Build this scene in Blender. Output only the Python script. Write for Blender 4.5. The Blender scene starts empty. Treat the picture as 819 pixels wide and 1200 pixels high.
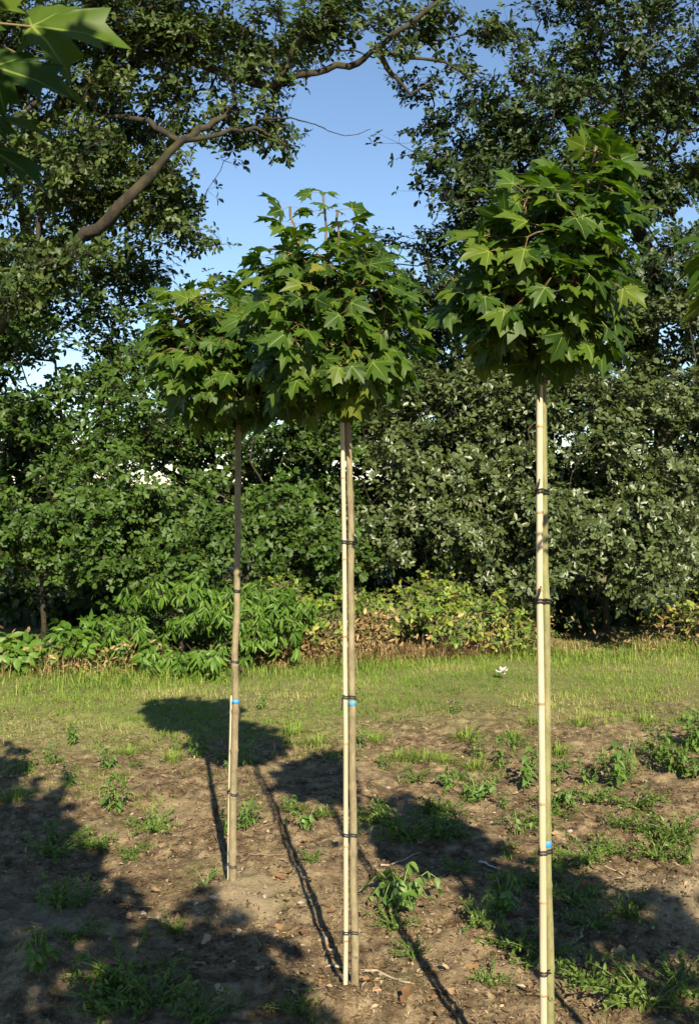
import bpy, math, random
import numpy as np
from mathutils import Vector, Matrix

# ------------------------------------------------------------------ camera, sky, sun
F, HC, YH, CX = 1167.0, 1.70, 565.0, 409.5     # focal (px), eye height, horizon row, centre column
SC = bpy.context.scene
COL = SC.collection
cam = bpy.data.cameras.new('camera'); camo = bpy.data.objects.new('camera', cam); COL.objects.link(camo)
camo.location = (0, 0, HC); camo.rotation_euler = (math.radians(90), 0, 0)
cam.lens = 35.0; cam.sensor_width = 36.0; cam.shift_y = -35.0/1200.0
cam.clip_start = 0.02; cam.clip_end = 2000
cam.dof.use_dof = True; cam.dof.focus_distance = 3.6; cam.dof.aperture_fstop = 16.0
SC.camera = camo

SUN_EL = math.radians(34.0)
SUNH = Vector((0.21, -1.0, 0)).normalized()     # horizontal direction towards the sun
world = bpy.data.worlds.new('World'); SC.world = world; world.use_nodes = True
wn = world.node_tree
sky = wn.nodes.new('ShaderNodeTexSky'); sky.sky_type = 'NISHITA'; sky.sun_disc = False
sky.sun_elevation = SUN_EL; sky.sun_rotation = math.atan2(SUNH.x, SUNH.y)
sky.air_density = 1.0; sky.dust_density = 0.0; sky.ozone_density = 3.0
bg = wn.nodes['Background']; bg.inputs['Strength'].default_value = 0.076
wn.links.new(sky.outputs['Color'], bg.inputs['Color'])
sun = bpy.data.lights.new('sun', 'SUN'); suno = bpy.data.objects.new('sun', sun); COL.objects.link(suno)
sun.energy = 5.0; sun.angle = math.radians(0.53); sun.color = (1.0, 0.89, 0.68)
SUND = (SUNH*math.cos(SUN_EL) + Vector((0, 0, math.sin(SUN_EL)))).normalized()
suno.rotation_euler = (-SUND).to_track_quat('-Z', 'Y').to_euler(); suno.location = (1, -4, 9)
SC.view_settings.view_transform = 'Standard'; SC.view_settings.look = 'None'
SC.view_settings.exposure = 1.12; SC.view_settings.gamma = 1.0
SC.render.engine = 'CYCLES'
SC.cycles.max_bounces = 5; SC.cycles.diffuse_bounces = 2; SC.cycles.glossy_bounces = 2
SC.cycles.transmission_bounces = 3; SC.cycles.transparent_max_bounces = 4

# ------------------------------------------------------------------ helpers
def P(px, py, Y):
    return np.array([(px-CX)/F*Y, Y, HC-(py-YH)/F*Y])
def G(px, py):
    Y = F*HC/(py-YH)
    return (px-CX)/F*Y, Y

def tag(o, label=None, cat=None, group=None, kind=None):
    if label: o['label'] = label
    if cat: o['category'] = cat
    if group: o['group'] = group
    if kind: o['kind'] = kind
    return o
def link(name, me, parent=None):
    o = bpy.data.objects.new(name, me); COL.objects.link(o)
    if parent is not None: o.parent = parent
    return o
def empty(name, loc=(0, 0, 0), rz=0.0, sc=1.0):
    o = bpy.data.objects.new(name, None); COL.objects.link(o)
    o.location = loc; o.rotation_euler = (0, 0, rz); o.scale = (sc, sc, sc)
    o.empty_display_size = 0.1
    return o

TRIS = [0]
def mesh_np(name, V, T, mats, uv=None, rnd=None, mi=None, smooth=True):
    V = np.asarray(V, dtype=np.float32); T = np.asarray(T, dtype=np.int32)
    me = bpy.data.meshes.new(name)
    me.vertices.add(len(V)); me.vertices.foreach_set('co', V.ravel())
    n = len(T); me.loops.add(n*3); me.polygons.add(n)
    me.loops.foreach_set('vertex_index', T.ravel())
    me.polygons.foreach_set('loop_start', np.arange(0, n*3, 3, dtype=np.int32))
    me.polygons.foreach_set('use_smooth', np.full(n, smooth, dtype=bool))
    if mi is not None: me.polygons.foreach_set('material_index', np.asarray(mi, dtype=np.int32))
    if uv is not None:
        l = me.uv_layers.new(name='UVMap')
        l.data.foreach_set('uv', np.asarray(uv, dtype=np.float32)[T.ravel()].ravel())
    if rnd is not None:
        a = me.attributes.new('rnd', 'FLOAT', 'POINT')
        a.data.foreach_set('value', np.asarray(rnd, dtype=np.float32))
    for m in (mats if isinstance(mats, (list, tuple)) else [mats]): me.materials.append(m)
    me.update(calc_edges=True)
    TRIS[0] += n
    return me

def join(parts):
    """parts: list of (V, T) -> one (V, T)"""
    Vs, Ts, o = [], [], 0
    for V, T in parts:
        Vs.append(V); Ts.append(np.asarray(T)+o); o += len(V)
    return np.concatenate(Vs), np.concatenate(Ts)

def _h(ix, iy, s):
    n = (ix.astype(np.int64)*374761393 + iy.astype(np.int64)*668265263 + s*974711) & 0x7fffffff
    n = ((n ^ (n >> 13))*1274126177) & 0x7fffffff
    return ((n ^ (n >> 16)) & 0xffff)/65535.0
def vn(x, y, s=0):
    x = np.asarray(x, dtype=float); y = np.asarray(y, dtype=float)
    ix = np.floor(x); iy = np.floor(y); fx = x-ix; fy = y-iy
    fx = fx*fx*(3-2*fx); fy = fy*fy*(3-2*fy)
    a = _h(ix, iy, s); b = _h(ix+1, iy, s); c = _h(ix, iy+1, s); d = _h(ix+1, iy+1, s)
    return (a*(1-fx)+b*fx)*(1-fy)+(c*(1-fx)+d*fx)*fy

def nrm(a):
    return a/np.maximum(np.linalg.norm(a, axis=-1, keepdims=True), 1e-9)

def ring_frame(d):
    d = np.asarray(d, float); d = d/max(np.linalg.norm(d), 1e-9)
    r = np.array([1., 0, 0]) if abs(d[0]) < 0.8 else np.array([0, 1., 0])
    u = np.cross(d, r); u /= np.linalg.norm(u); v = np.cross(d, u)
    return u, v
def tube(pts, rad, n=6, cap=True):
    pts = np.asarray(pts, float); k = len(pts)
    rad = np.broadcast_to(np.asarray(rad, float), (k,))
    V = []
    ang = np.arange(n)*2*np.pi/n
    d0 = pts[-1]-pts[0]
    u, v = ring_frame(d0 if np.linalg.norm(d0) > 1e-6 else pts[1]-pts[0])
    for i in range(k):
        d = pts[min(i+1, k-1)]-pts[max(i-1, 0)]; d = d/max(np.linalg.norm(d), 1e-9)
        uu = u-d*np.dot(u, d); uu /= max(np.linalg.norm(uu), 1e-9); vv = np.cross(d, uu); u = uu
        V.append(pts[i]+rad[i]*(np.cos(ang)[:, None]*uu+np.sin(ang)[:, None]*vv))
    V = np.concatenate(V); T = []
    for i in range(k-1):
        for j in range(n):
            a = i*n+j; b = i*n+(j+1) % n; c = a+n; d_ = b+n
            T += [(a, b, d_), (a, d_, c)]
    if cap:
        V = np.concatenate([V, pts[:1], pts[-1:]]); o = len(V)
        for j in range(n):
            T.append((o-2, (j+1) % n, j)); T.append((o-1, (k-1)*n+j, (k-1)*n+(j+1) % n))
    return V, np.array(T)
def segs(A, B, ra, rb, n=4):
    """many straight tapered open tubes at once"""
    A = np.asarray(A, float); B = np.asarray(B, float); N = len(A)
    d = nrm(B-A); r = np.where(np.abs(d[:, :1]) < 0.8, np.array([[1., 0, 0]]), np.array([[0, 1., 0]]))
    u = nrm(np.cross(d, r)); v = np.cross(d, u)
    ang = np.arange(n)*2*np.pi/n
    off = np.cos(ang)[None, :, None]*u[:, None]+np.sin(ang)[None, :, None]*v[:, None]
    ra = np.broadcast_to(ra, (N,))[:, None, None]; rb = np.broadcast_to(rb, (N,))[:, None, None]
    V = np.concatenate([A[:, None]+off*ra, B[:, None]+off*rb], axis=1).reshape(-1, 3)
    t = []
    for j in range(n):
        k = (j+1) % n; t += [(j, k, n+k), (j, n+k, n+j)]
    T = (np.array(t)[None]+(np.arange(N)*2*n)[:, None, None]).reshape(-1, 3)
    return V, T

# ------------------------------------------------------------------ materials
def newmat(name):
    m = bpy.data.materials.new(name); m.use_nodes = True
    return m, m.node_tree, m.node_tree.nodes['Principled BSDF']
def N(nt, t, **kw):
    n = nt.nodes.new(t)
    for k, v in kw.items(): setattr(n, k, v)
    return n
def math_(nt, op, a, b=None, clamp=False):
    n = nt.nodes.new('ShaderNodeMath'); n.operation = op; n.use_clamp = clamp
    for i, x in enumerate((a, b)):
        if x is None: continue
        if isinstance(x, (int, float)): n.inputs[i].default_value = x
        else: nt.links.new(x, n.inputs[i])
    return n.outputs[0]
def mix_(nt, f, a, b):
    n = nt.nodes.new('ShaderNodeMix'); n.data_type = 'RGBA'
    if isinstance(f, (int, float)): n.inputs[0].default_value = f
    else: nt.links.new(f, n.inputs[0])
    for i, x in ((6, a), (7, b)):
        if isinstance(x, tuple): n.inputs[i].default_value = (*x, 1)
        else: nt.links.new(x, n.inputs[i])
    return n.outputs[2]
def ramp_(nt, f, stops):
    n = nt.nodes.new('ShaderNodeValToRGB'); e = n.color_ramp.elements
    while len(e) < len(stops): e.new(0.5)
    for i, (p, c) in enumerate(stops): e[i].position = p; e[i].color = (*c, 1)
    nt.links.new(f, n.inputs[0]); return n.outputs[0]
def noise_(nt, vec, scale, detail=3.0, rough=0.55):
    n = nt.nodes.new('ShaderNodeTexNoise'); n.inputs['Scale'].default_value = scale
    n.inputs['Detail'].default_value = detail; n.inputs['Roughness'].default_value = rough
    if vec is not None: nt.links.new(vec, n.inputs['Vector'])
    return n.outputs[0]

def leaf_mat(name, stops, rough=0.45, spec=0.5, trans=0.22, source='attr', veins=None, tboost=(1.5, 1.7, 0.5), sheen=0.0):
    m, nt, b = newmat(name)
    if source == 'attr':
        r = N(nt, 'ShaderNodeAttribute', attribute_name='rnd').outputs['Fac']
    else:
        r = N(nt, 'ShaderNodeObjectInfo').outputs['Random']
    c = ramp_(nt, r, stops)
    uvn = N(nt, 'ShaderNodeUVMap').outputs['UV']
    geo = N(nt, 'ShaderNodeNewGeometry').outputs['Position']
    mott = noise_(nt, geo, 22.0, 2.0)
    c = mix_(nt, math_(nt, 'MULTIPLY', math_(nt, 'SUBTRACT', mott, 0.35, True), 0.9), c, tuple(min(1, x*1.5) for x in stops[len(stops)//2][1]))
    if veins:
        sx = N(nt, 'ShaderNodeSeparateXYZ'); nt.links.new(uvn, sx.inputs[0])
        best = None
        ax = math_(nt, 'ABSOLUTE', sx.outputs[0])
        for (dx, dy, ln) in veins:
            along = math_(nt, 'ADD', math_(nt, 'MULTIPLY', ax, dx), math_(nt, 'MULTIPLY', sx.outputs[1], dy))
            perp = math_(nt, 'ABSOLUTE', math_(nt, 'SUBTRACT', math_(nt, 'MULTIPLY', ax, dy), math_(nt, 'MULTIPLY', sx.outputs[1], dx)))
            w = math_(nt, 'MULTIPLY', math_(nt, 'SUBTRACT', ln, along, True), 0.022)
            l = math_(nt, 'LESS_THAN', perp, w)
            l = math_(nt, 'MULTIPLY', l, math_(nt, 'GREATER_THAN', along, 0.0))
            best = l if best is None else math_(nt, 'MAXIMUM', best, l)
        c = mix_(nt, math_(nt, 'MULTIPLY', best, 0.75), c, (0.24, 0.30, 0.07))
    nt.links.new(c, b.inputs['Base Color'])
    b.inputs['Roughness'].default_value = rough
    b.inputs['Specular IOR Level'].default_value = spec
    tr = N(nt, 'ShaderNodeBsdfTranslucent')
    mul = N(nt, 'ShaderNodeMix', data_type='RGBA', blend_type='MULTIPLY'); mul.inputs[0].default_value = 1
    nt.links.new(c, mul.inputs[6]); mul.inputs[7].default_value = (*tboost, 1)
    nt.links.new(mul.outputs[2], tr.inputs['Color'])
    mx = N(nt, 'ShaderNodeMixShader'); mx.inputs[0].default_value = trans
    nt.links.new(b.outputs[0], mx.inputs[1]); nt.links.new(tr.outputs[0], mx.inputs[2])
    nt.links.new(mx.outputs[0], nt.nodes['Material Output'].inputs['Surface'])
    return m

def bark_mat(name, c1, c2, c3, scale=12, rough=0.85, bump=0.3, stretch=0.25):
    m, nt, b = newmat(name)
    tc = N(nt, 'ShaderNodeTexCoord').outputs['Object']
    mp = N(nt, 'ShaderNodeMapping'); mp.inputs['Scale'].default_value = (1, 1, stretch); nt.links.new(tc, mp.inputs[0])
    n1 = noise_(nt, mp.outputs[0], scale, 5.0, 0.65); n2 = noise_(nt, tc, scale*0.35, 3.0)
    c = ramp_(nt, n1, [(0.3, c1), (0.65, c2)])
    c = mix_(nt, math_(nt, 'MULTIPLY', math_(nt, 'SUBTRACT', n2, 0.45, True), 3.0, True), c, c3)
    nt.links.new(c, b.inputs['Base Color']); b.inputs['Roughness'].default_value = rough
    bp = N(nt, 'ShaderNodeBump'); bp.inputs['Strength'].default_value = bump; bp.inputs['Distance'].default_value = 0.01
    nt.links.new(n1, bp.inputs['Height']); nt.links.new(bp.outputs[0], b.inputs['Normal'])
    return m
def plain_mat(name, c1, c2, scale=30, rough=0.6, spec=0.4):
    m, nt, b = newmat(name)
    tc = N(nt, 'ShaderNodeTexCoord').outputs['Object']
    c = ramp_(nt, noise_(nt, tc, scale, 4.0), [(0.3, c1), (0.7, c2)])
    nt.links.new(c, b.inputs['Base Color']); b.inputs['Roughness'].default_value = rough
    b.inputs['Specular IOR Level'].default_value = spec
    return m

MV = [(0.0, 1.0, 1.02), (0.843, 0.537, 0.78), (0.96, -0.28, 0.44)]
MAPLE = [(0.0, (0.0158, 0.0397, 0.0049)), (0.4, (0.0284, 0.0661, 0.0067)), (0.75, (0.0554, 0.1034, 0.0091)), (0.985, (0.0911, 0.1282, 0.0122)), (1.0, (0.19, 0.1737, 0.0245))]
M = {}
M['maple'] = leaf_mat('maple_leaf', MAPLE, 0.48, 0.26, 0.34, 'obj', MV)
M['maple_in'] = leaf_mat('maple_leaf_inner', MAPLE, 0.48, 0.26, 0.34, 'attr', MV)
M['petiole'] = plain_mat('petiole', (0.18, 0.17, 0.06), (0.22, 0.13, 0.05), 40)
M['shoot'] = plain_mat('shoot_bark', (0.11, 0.065, 0.035), (0.17, 0.12, 0.06), 30)
M['oak'] = leaf_mat('oak_leaf', [(0.0, (0.0098, 0.0233, 0.0041)), (0.5, (0.0179, 0.0375, 0.0063)), (0.9, (0.0321, 0.0567, 0.0099)), (1.0, (0.0671, 0.071, 0.014))], 0.50, 0.35, 0.1)
M['oak_warm'] = leaf_mat('oak_leaf_warm', [(0.0, (0.0151, 0.0296, 0.0047)), (0.5, (0.0266, 0.0487, 0.0062)), (0.9, (0.0519, 0.0791, 0.0109)), (1.0, (0.1038, 0.0922, 0.0196))], 0.50, 0.35, 0.1)
M['oak_mid'] = leaf_mat('oak_leaf_mid', [(0.0, (0.0153, 0.0365, 0.0043)), (0.5, (0.0287, 0.0614, 0.0068)), (0.9, (0.0511, 0.0914, 0.0108)), (1.0, (0.0818, 0.1043, 0.0179))], 0.50, 0.26, 0.1)
M['oak_silver'] = leaf_mat('oak_leaf_silver', [(0.0, (0.0235, 0.0391, 0.0076)), (0.5, (0.0435, 0.0634, 0.0141)), (0.9, (0.0735, 0.0978, 0.0259)), (1.0, (0.1, 0.1079, 0.0423))], 0.42, 0.5, 0.1)
M['chest'] = leaf_mat('narrow_leaf', [(0.0, (0.0307, 0.0726, 0.0081)), (0.5, (0.0595, 0.1251, 0.013)), (0.9, (0.0978, 0.1723, 0.0194)), (1.0, (0.1445, 0.1813, 0.0324))], 0.45, 0.28, 0.2)
M['chest_obj'] = leaf_mat('narrow_leaf_single', [(0.0, (0.0307, 0.0726, 0.0081)), (0.5, (0.0595, 0.1251, 0.013)), (0.9, (0.0978, 0.1723, 0.0194)), (1.0, (0.1445, 0.1813, 0.0324))], 0.45, 0.28, 0.2, 'obj')
M['bramble'] = leaf_mat('bramble_leaf', [(0.0, (0.0264, 0.0616, 0.0106)), (0.4, (0.066, 0.1232, 0.0158)), (0.65, (0.1408, 0.1936, 0.022)), (0.9, (0.2816, 0.2816, 0.0352)), (1.0, (0.2816, 0.1496, 0.044))], 0.5, 0.4, 0.25)
M['weed'] = leaf_mat('weed_leaf', [(0.0, (0.044, 0.0968, 0.0141)), (0.5, (0.0792, 0.154, 0.0229)), (1.0, (0.1496, 0.22, 0.044))], 0.5, 0.4, 0.25, 'obj')
M['weed_in'] = leaf_mat('weed_leaflet', [(0.0, (0.044, 0.088, 0.0123)), (0.5, (0.0792, 0.1364, 0.0194)), (1.0, (0.1496, 0.1936, 0.0352))], 0.5, 0.4, 0.25)
M['grass'] = leaf_mat('grass_blade', [(0.0, (0.0736, 0.149, 0.0166)), (0.5, (0.138, 0.2335, 0.0276)), (0.76, (0.2208, 0.2782, 0.046)), (0.84, (0.322, 0.2881, 0.1104)), (1.0, (0.4232, 0.3776, 0.1748))], 0.6, 0.3, 0.25)
M['dry'] = leaf_mat('dry_stalk', [(0.0, (0.10, 0.055, 0.025)), (0.4, (0.20, 0.12, 0.055)), (0.8, (0.33, 0.24, 0.11)), (1.0, (0.42, 0.32, 0.17))], 0.7, 0.2, 0.1)
M['dead'] = leaf_mat('dead_leaf', [(0.0, (0.11, 0.055, 0.025)), (0.5, (0.24, 0.14, 0.07)), (1.0, (0.42, 0.30, 0.17))], 0.7, 0.2, 0.08, 'obj')
M['dead_in'] = leaf_mat('dead_litter', [(0.0, (0.035, 0.020, 0.010)), (0.45, (0.10, 0.062, 0.032)), (0.85, (0.22, 0.15, 0.085)), (1.0, (0.42, 0.34, 0.23))], 0.75, 0.2, 0.05)
M['oakbark'] = bark_mat('oak_bark', (0.007, 0.006, 0.004), (0.036, 0.028, 0.016), (0.052, 0.048, 0.014), 16, 0.95, 1.0)
M['stem'] = bark_mat('maple_bark', (0.115, 0.085, 0.046), (0.285, 0.23, 0.135), (0.17, 0.165, 0.075), 30, 0.8, 0.45, 0.5)
M['stem_green'] = bark_mat('maple_bark_green', (0.115, 0.105, 0.042), (0.265, 0.245, 0.11), (0.15, 0.17, 0.05), 30, 0.8, 0.45, 0.5)
M['cane'] = bark_mat('bamboo', (0.37, 0.295, 0.185), (0.56, 0.485, 0.345), (0.45, 0.36, 0.225), 34, 0.5, 0.15, 0.05)
M['canering'] = plain_mat('bamboo_node', (0.24, 0.15, 0.07), (0.42, 0.30, 0.16), 60)
M['rubber'] = plain_mat('black_rubber', (0.012, 0.012, 0.013), (0.03, 0.03, 0.032), 60, 0.5)
M['blue'] = plain_mat('blue_tape', (0.03, 0.20, 0.52), (0.07, 0.30, 0.62), 40, 0.5)
M['twig'] = bark_mat('dead_twig', (0.09, 0.06, 0.04), (0.24, 0.18, 0.12), (0.20, 0.15, 0.10), 30)
M['twig_pale'] = bark_mat('pale_twig', (0.26, 0.20, 0.13), (0.42, 0.34, 0.24), (0.30, 0.24, 0.16), 30)
M['paper'] = plain_mat('white_paper', (0.46, 0.41, 0.35), (0.62, 0.58, 0.52), 50, 0.7)
M['stone'] = plain_mat('stone', (0.20, 0.16, 0.12), (0.42, 0.36, 0.29), 40, 0.9)
M['weedstem'] = plain_mat('weed_stem', (0.10, 0.17, 0.04), (0.19, 0.20, 0.07), 40)

# ------------------------------------------------------------------ leaf templates (V, T, uv); stem at origin, tip +Y, face +Z
def strip_leaf(mid, side, curl=0.0, fold=0.25):
    """mid: list of y along the midrib; side: list of (x, y) outline of one half from base to tip"""
    V = [(0, y, 0) for y in mid]; nm = len(mid); ns = len(side)
    for s in (1, -1):
        V += [(s*x, y, abs(x)*fold) for (x, y) in side]
    V = np.array(V, float); V[:, 2] -= curl*V[:, 1]**2
    T = []
    for s in (0, 1):
        o = nm+s*ns
        i = j = 0; tri = []
        tri.append((0, o, 0)) if False else None
        while i < nm-1 or j < ns-1:
            if j < ns-1 and (i == nm-1 or side[j+1][1] <= mid[i+1]+1e-9): tri.append((i, o+j, o+j+1)); j += 1
            else: tri.append((i, o+j, i+1)); i += 1
        for t in tri: T.append(t if s == 0 else (t[0], t[2], t[1]))
    return V, np.array(T), V[:, :2].copy()
OAK = strip_leaf([0, 0.5, 1.0], [(0.20, 0.28), (0.13, 0.42), (0.30, 0.66), (0.16, 0.86)], 0.15, 0.25)
OAKL = strip_leaf([0, 1.0], [(0.20, 0.30), (0.27, 0.68)], 0.1, 0.25)
LANCE = strip_leaf([0, 0.35, 0.7, 1.0], [(0.07, 0.12), (0.125, 0.35), (0.115, 0.62), (0.05, 0.86)], 0.28, 0.45)
OVATE = strip_leaf([0, 0.33, 0.66, 1.0], [(0.14, 0.06), (0.29, 0.25), (0.27, 0.5), (0.13, 0.78)], 0.35, 0.3)
LEAFLET = strip_leaf([0, 1.0], [(0.22, 0.35), (0.16, 0.7)], 0.1, 0.3)
BRAM = strip_leaf([0, 0.5, 1.0], [(0.16, 0.08), (0.36, 0.35), (0.25, 0.7)], 0.2, 0.3)

def maple_tpl(rng, petlen=0.75):
    half = [(0.09, -0.09), (0.25, -0.075), (0.49, -0.155), (0.385, 0.02), (0.32, 0.105), (0.52, 0.195), (0.50, 0.265),
            (0.71, 0.45), (0.49, 0.42), (0.47, 0.585), (0.245, 0.42), (0.25, 0.52), (0.355, 0.77), (0.175, 0.74), (0.11, 0.85)]
    half = [(x*1.12, y) for x, y in half]
    out = half+[(0, 1.06)]+[(-x, y) for x, y in half[::-1]]
    out = np.array(out)+rng.normal(0, 0.014, (len(out), 2)); out[15] = (0.02*rng.normal(), 1.04+0.05*rng.normal())
    n = len(out); idx_in = [1, 3, 4, 6, 9, 10, 13, 15, 17, 20, 21, 24, 26, 27, 29]
    inner = out[idx_in]*np.array([0.52 if i not in (4, 10, 20, 26) else 0.62 for i in idx_in])[:, None]
    m = len(inner)
    P2 = np.concatenate([[[0, 0]], inner, out])
    r = np.linalg.norm(P2, axis=1); ang = np.arctan2(P2[:, 1], np.abs(P2[:, 0]))
    va = np.array([math.pi/2, math.atan2(0.43, 0.68), math.atan2(-0.13, 0.45)])
    dv = np.min(np.abs(ang[:, None]-va[None]), axis=1)
    z = r*(0.16*np.minimum(dv, 0.4)/0.4)*rng.uniform(0.4, 1.3) - (0.16+0.16*rng.random())*r**2
    z += 0.10*rng.normal()*P2[:, 0]*P2[:, 1] + 0.02*rng.normal(0, 1, len(r))*r
    z -= rng.uniform(0.0, 0.16)*np.abs(P2[:, 0])**1.5
    V = np.column_stack([P2, z]); T = []
    for a in range(m-1): T.append((0, 1+a, 2+a))
    o = 1+m
    T.append((0, o, 1)); T.append((0, 1+m-1, o+n-1)); 
    # outer strip
    j = 0; i = 0
    while i < m-1 or j < n-1:
        nxt_in = idx_in[i+1] if i < m-1 else 99
        if j < n-1 and (j+1 <= (idx_in[i]+nxt_in)//2 if i < m-1 else True): T.append((1+i, o+j, o+j+1)); j += 1
        elif i < m-1: T.append((1+i, o+j, 2+i)); i += 1
        else: break
    uv = P2.copy()
    # petiole: from the blade base back to -Y and a little up
    tv, tt = tube([(0, 0.01, 0.0), (0, -petlen*0.5, 0.03), (0, -petlen, 0.0)], [0.011, 0.011, 0.015], 3, cap=False)
    T = np.array(T); mi = np.concatenate([np.zeros(len(T)), np.ones(len(tt))])
    uv = np.concatenate([uv, np.full((len(tv), 2), 5.0)])
    Tall = np.concatenate([T, tt+len(V)]); Vall = np.concatenate([V, tv])
    return Vall, Tall, uv, mi

def frames(t, n):
    t = nrm(t); n = nrm(n-t*np.sum(t*n, axis=1, keepdims=True)); x = np.cross(t, n)
    return np.stack([x, t, n], axis=2)           # columns
def scatter(tpl, pos, R, s, rng, rnd=None, wid=None):
    V0, T0 = tpl[0], tpl[1]; uv0 = tpl[2]; k = len(V0); n = len(pos)
    W = V0[None]*np.ones((n, 1, 1))
    if wid is not None: W = W*np.stack([wid, np.ones(n), np.ones(n)], axis=1)[:, None]
    V = np.einsum('nij,nkj->nki', R, W)*np.asarray(s)[:, None, None]+pos[:, None]
    T = T0[None]+(np.arange(n)*k)[:, None, None]
    rnd = rng.random(n) if rnd is None else rnd
    return V.reshape(-1, 3), T.reshape(-1, 3), np.tile(uv0, (n, 1)), np.repeat(rnd, k)

# ------------------------------------------------------------------ ground
MOUNDS = [(*G(272, 1048), 0.30, 0.05), (*G(805, 1085), 0.34, 0.16), (*G(540, 1110), 0.35, 0.03), (*G(410, 1185), 0.25, 0.03),
          (*G(815, 940), 0.5, 0.06), (*G(60, 1120), 0.35, 0.04)]
def gz(x, y):
    x = np.asarray(x, float); y = np.asarray(y, float)
    near = np.clip((9.5-np.hypot(x, y))/2.0, 0.15, 1)
    z = 0.05*(vn(x*0.9, y*0.9, 1)-0.5)+near*(0.035*(vn(x*3.1, y*3.1, 2)-0.5)+0.030*(vn(x*8.3, y*8.3, 3)-0.5)+0.022*(vn(x*21, y*21, 4)-0.5))
    cl = vn(x*14, y*14, 5); z = z+near*0.02*np.clip(cl-0.72, 0, 1)*3
    for mx, my, r, h in MOUNDS: z = z+h*np.exp(-((x-mx)**2+(y-my)**2)/(r*r*0.5))
    far = np.clip((np.hypot(x, y)-30)/100, 0, 1)
    return z*(1-far)
def gz1(x, y): return float(gz(np.array([x]), np.array([y]))[0])
def edge_line(x):       # soil / grass boundary distance
    return 6.65+0.30*x+0.55*(vn(np.asarray(x)*0.8, np.asarray(x)*0+3, 8)-0.5)
def spaced(lo, hi, step, far, grow=1.22):
    c = list(np.arange(lo, hi+step*0.5, step)); s = step
    a = [hi]
    while a[-1] < far: s *= grow; a.append(a[-1]+s)
    s = step; b = [lo]
    while b[-1] > -far: s *= grow; b.append(b[-1]-s)
    return np.array(b[1:][::-1]+c+a[1:])
gx = spaced(-2.6, 2.6, 0.02, 600); gy = spaced(2.4, 7.2, 0.022, 600)
X, Y_ = np.meshgrid(gx, gy); Zg = gz(X, Y_)
V = np.column_stack([X.ravel(), Y_.ravel(), Zg.ravel()]); nx = len(gx); ny = len(gy)
ii, jj = np.meshgrid(np.arange(nx-1), np.arange(ny-1)); a = (jj*nx+ii).ravel()
T = np.concatenate([np.column_stack([a, a+1, a+nx+1]), np.column_stack([a, a+nx+1, a+nx])])
m, nt, b = newmat('soil')
geo = N(nt, 'ShaderNodeNewGeometry').outputs['Position']
n1 = noise_(nt, geo, 1.6, 4.0); n2 = noise_(nt, geo, 14.0, 6.0, 0.7); n3 = noise_(nt, geo, 70.0, 5.0, 0.7)
c = ramp_(nt, n2, [(0.34, (0.034, 0.023, 0.012)), (0.5, (0.146, 0.103, 0.056)), (0.64, (0.285, 0.217, 0.128))])
c = mix_(nt, math_(nt, 'MULTIPLY', math_(nt, 'SUBTRACT', n1, 0.5, True), 4.0, True), c, (0.275, 0.208, 0.120))
c = mix_(nt, math_(nt, 'MULTIPLY', math_(nt, 'SUBTRACT', n3, 0.55, True), 3.0, True), c, (0.36, 0.275, 0.17))
c = mix_(nt, math_(nt, 'MULTIPLY', math_(nt, 'SUBTRACT', 0.42, n3, True), 4.0, True), c, (0.045, 0.028, 0.017))
for mx, my, mr in ((*G(790, 1070), 0.42), (*G(300, 1060), 0.28), (*G(60, 1080), 0.3)):
    vd = N(nt, 'ShaderNodeVectorMath', operation='DISTANCE'); nt.links.new(geo, vd.inputs[0]); vd.inputs[1].default_value = (mx, my, 0.05)
    f_ = math_(nt, 'MULTIPLY', math_(nt, 'SUBTRACT', math_(nt, 'ADD', mr, math_(nt, 'MULTIPLY', math_(nt, 'SUBTRACT', n2, 0.5), 0.5)), vd.outputs['Value']), 5.0, True)
    c = mix_(nt, math_(nt, 'MULTIPLY', f_, 0.7), c, (0.27, 0.215, 0.135))
n4 = noise_(nt, geo, 2.3, 3.0)
c = mix_(nt, math_(nt, 'MULTIPLY', math_(nt, 'SUBTRACT', n4, 0.56, True), 3.5, True), c, (0.12, 0.118, 0.046))
sx = N(nt, 'ShaderNodeSeparateXYZ'); nt.links.new(geo, sx.inputs[0])
gm = math_(nt, 'ADD', math_(nt, 'SUBTRACT', sx.outputs[1], math_(nt, 'MULTIPLY', sx.outputs[0], 0.30)), math_(nt, 'MULTIPLY', n1, 1.2))
gm = math_(nt, 'MULTIPLY', math_(nt, 'SUBTRACT', gm, 7.0), 0.9, True)
c = mix_(nt, math_(nt, 'MULTIPLY', gm, 0.75), c, mix_(nt, n2, (0.11, 0.15, 0.035), (0.22, 0.20, 0.08)))
nt.links.new(c, b.inputs['Base Color']); b.inputs['Roughness'].default_value = 0.95; b.inputs['Specular IOR Level'].default_value = 0.15
bp = N(nt, 'ShaderNodeBump'); bp.inputs['Strength'].default_value = 0.9; bp.inputs['Distance'].default_value = 0.012
nt.links.new(math_(nt, 'ADD', n2, n3), bp.inputs['Height']); nt.links.new(bp.outputs[0], b.inputs['Normal'])
tag(link('ground', mesh_np('ground', V, T, m)), 'bare brown nursery soil running into a mown grass strip', kind='structure')

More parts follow.
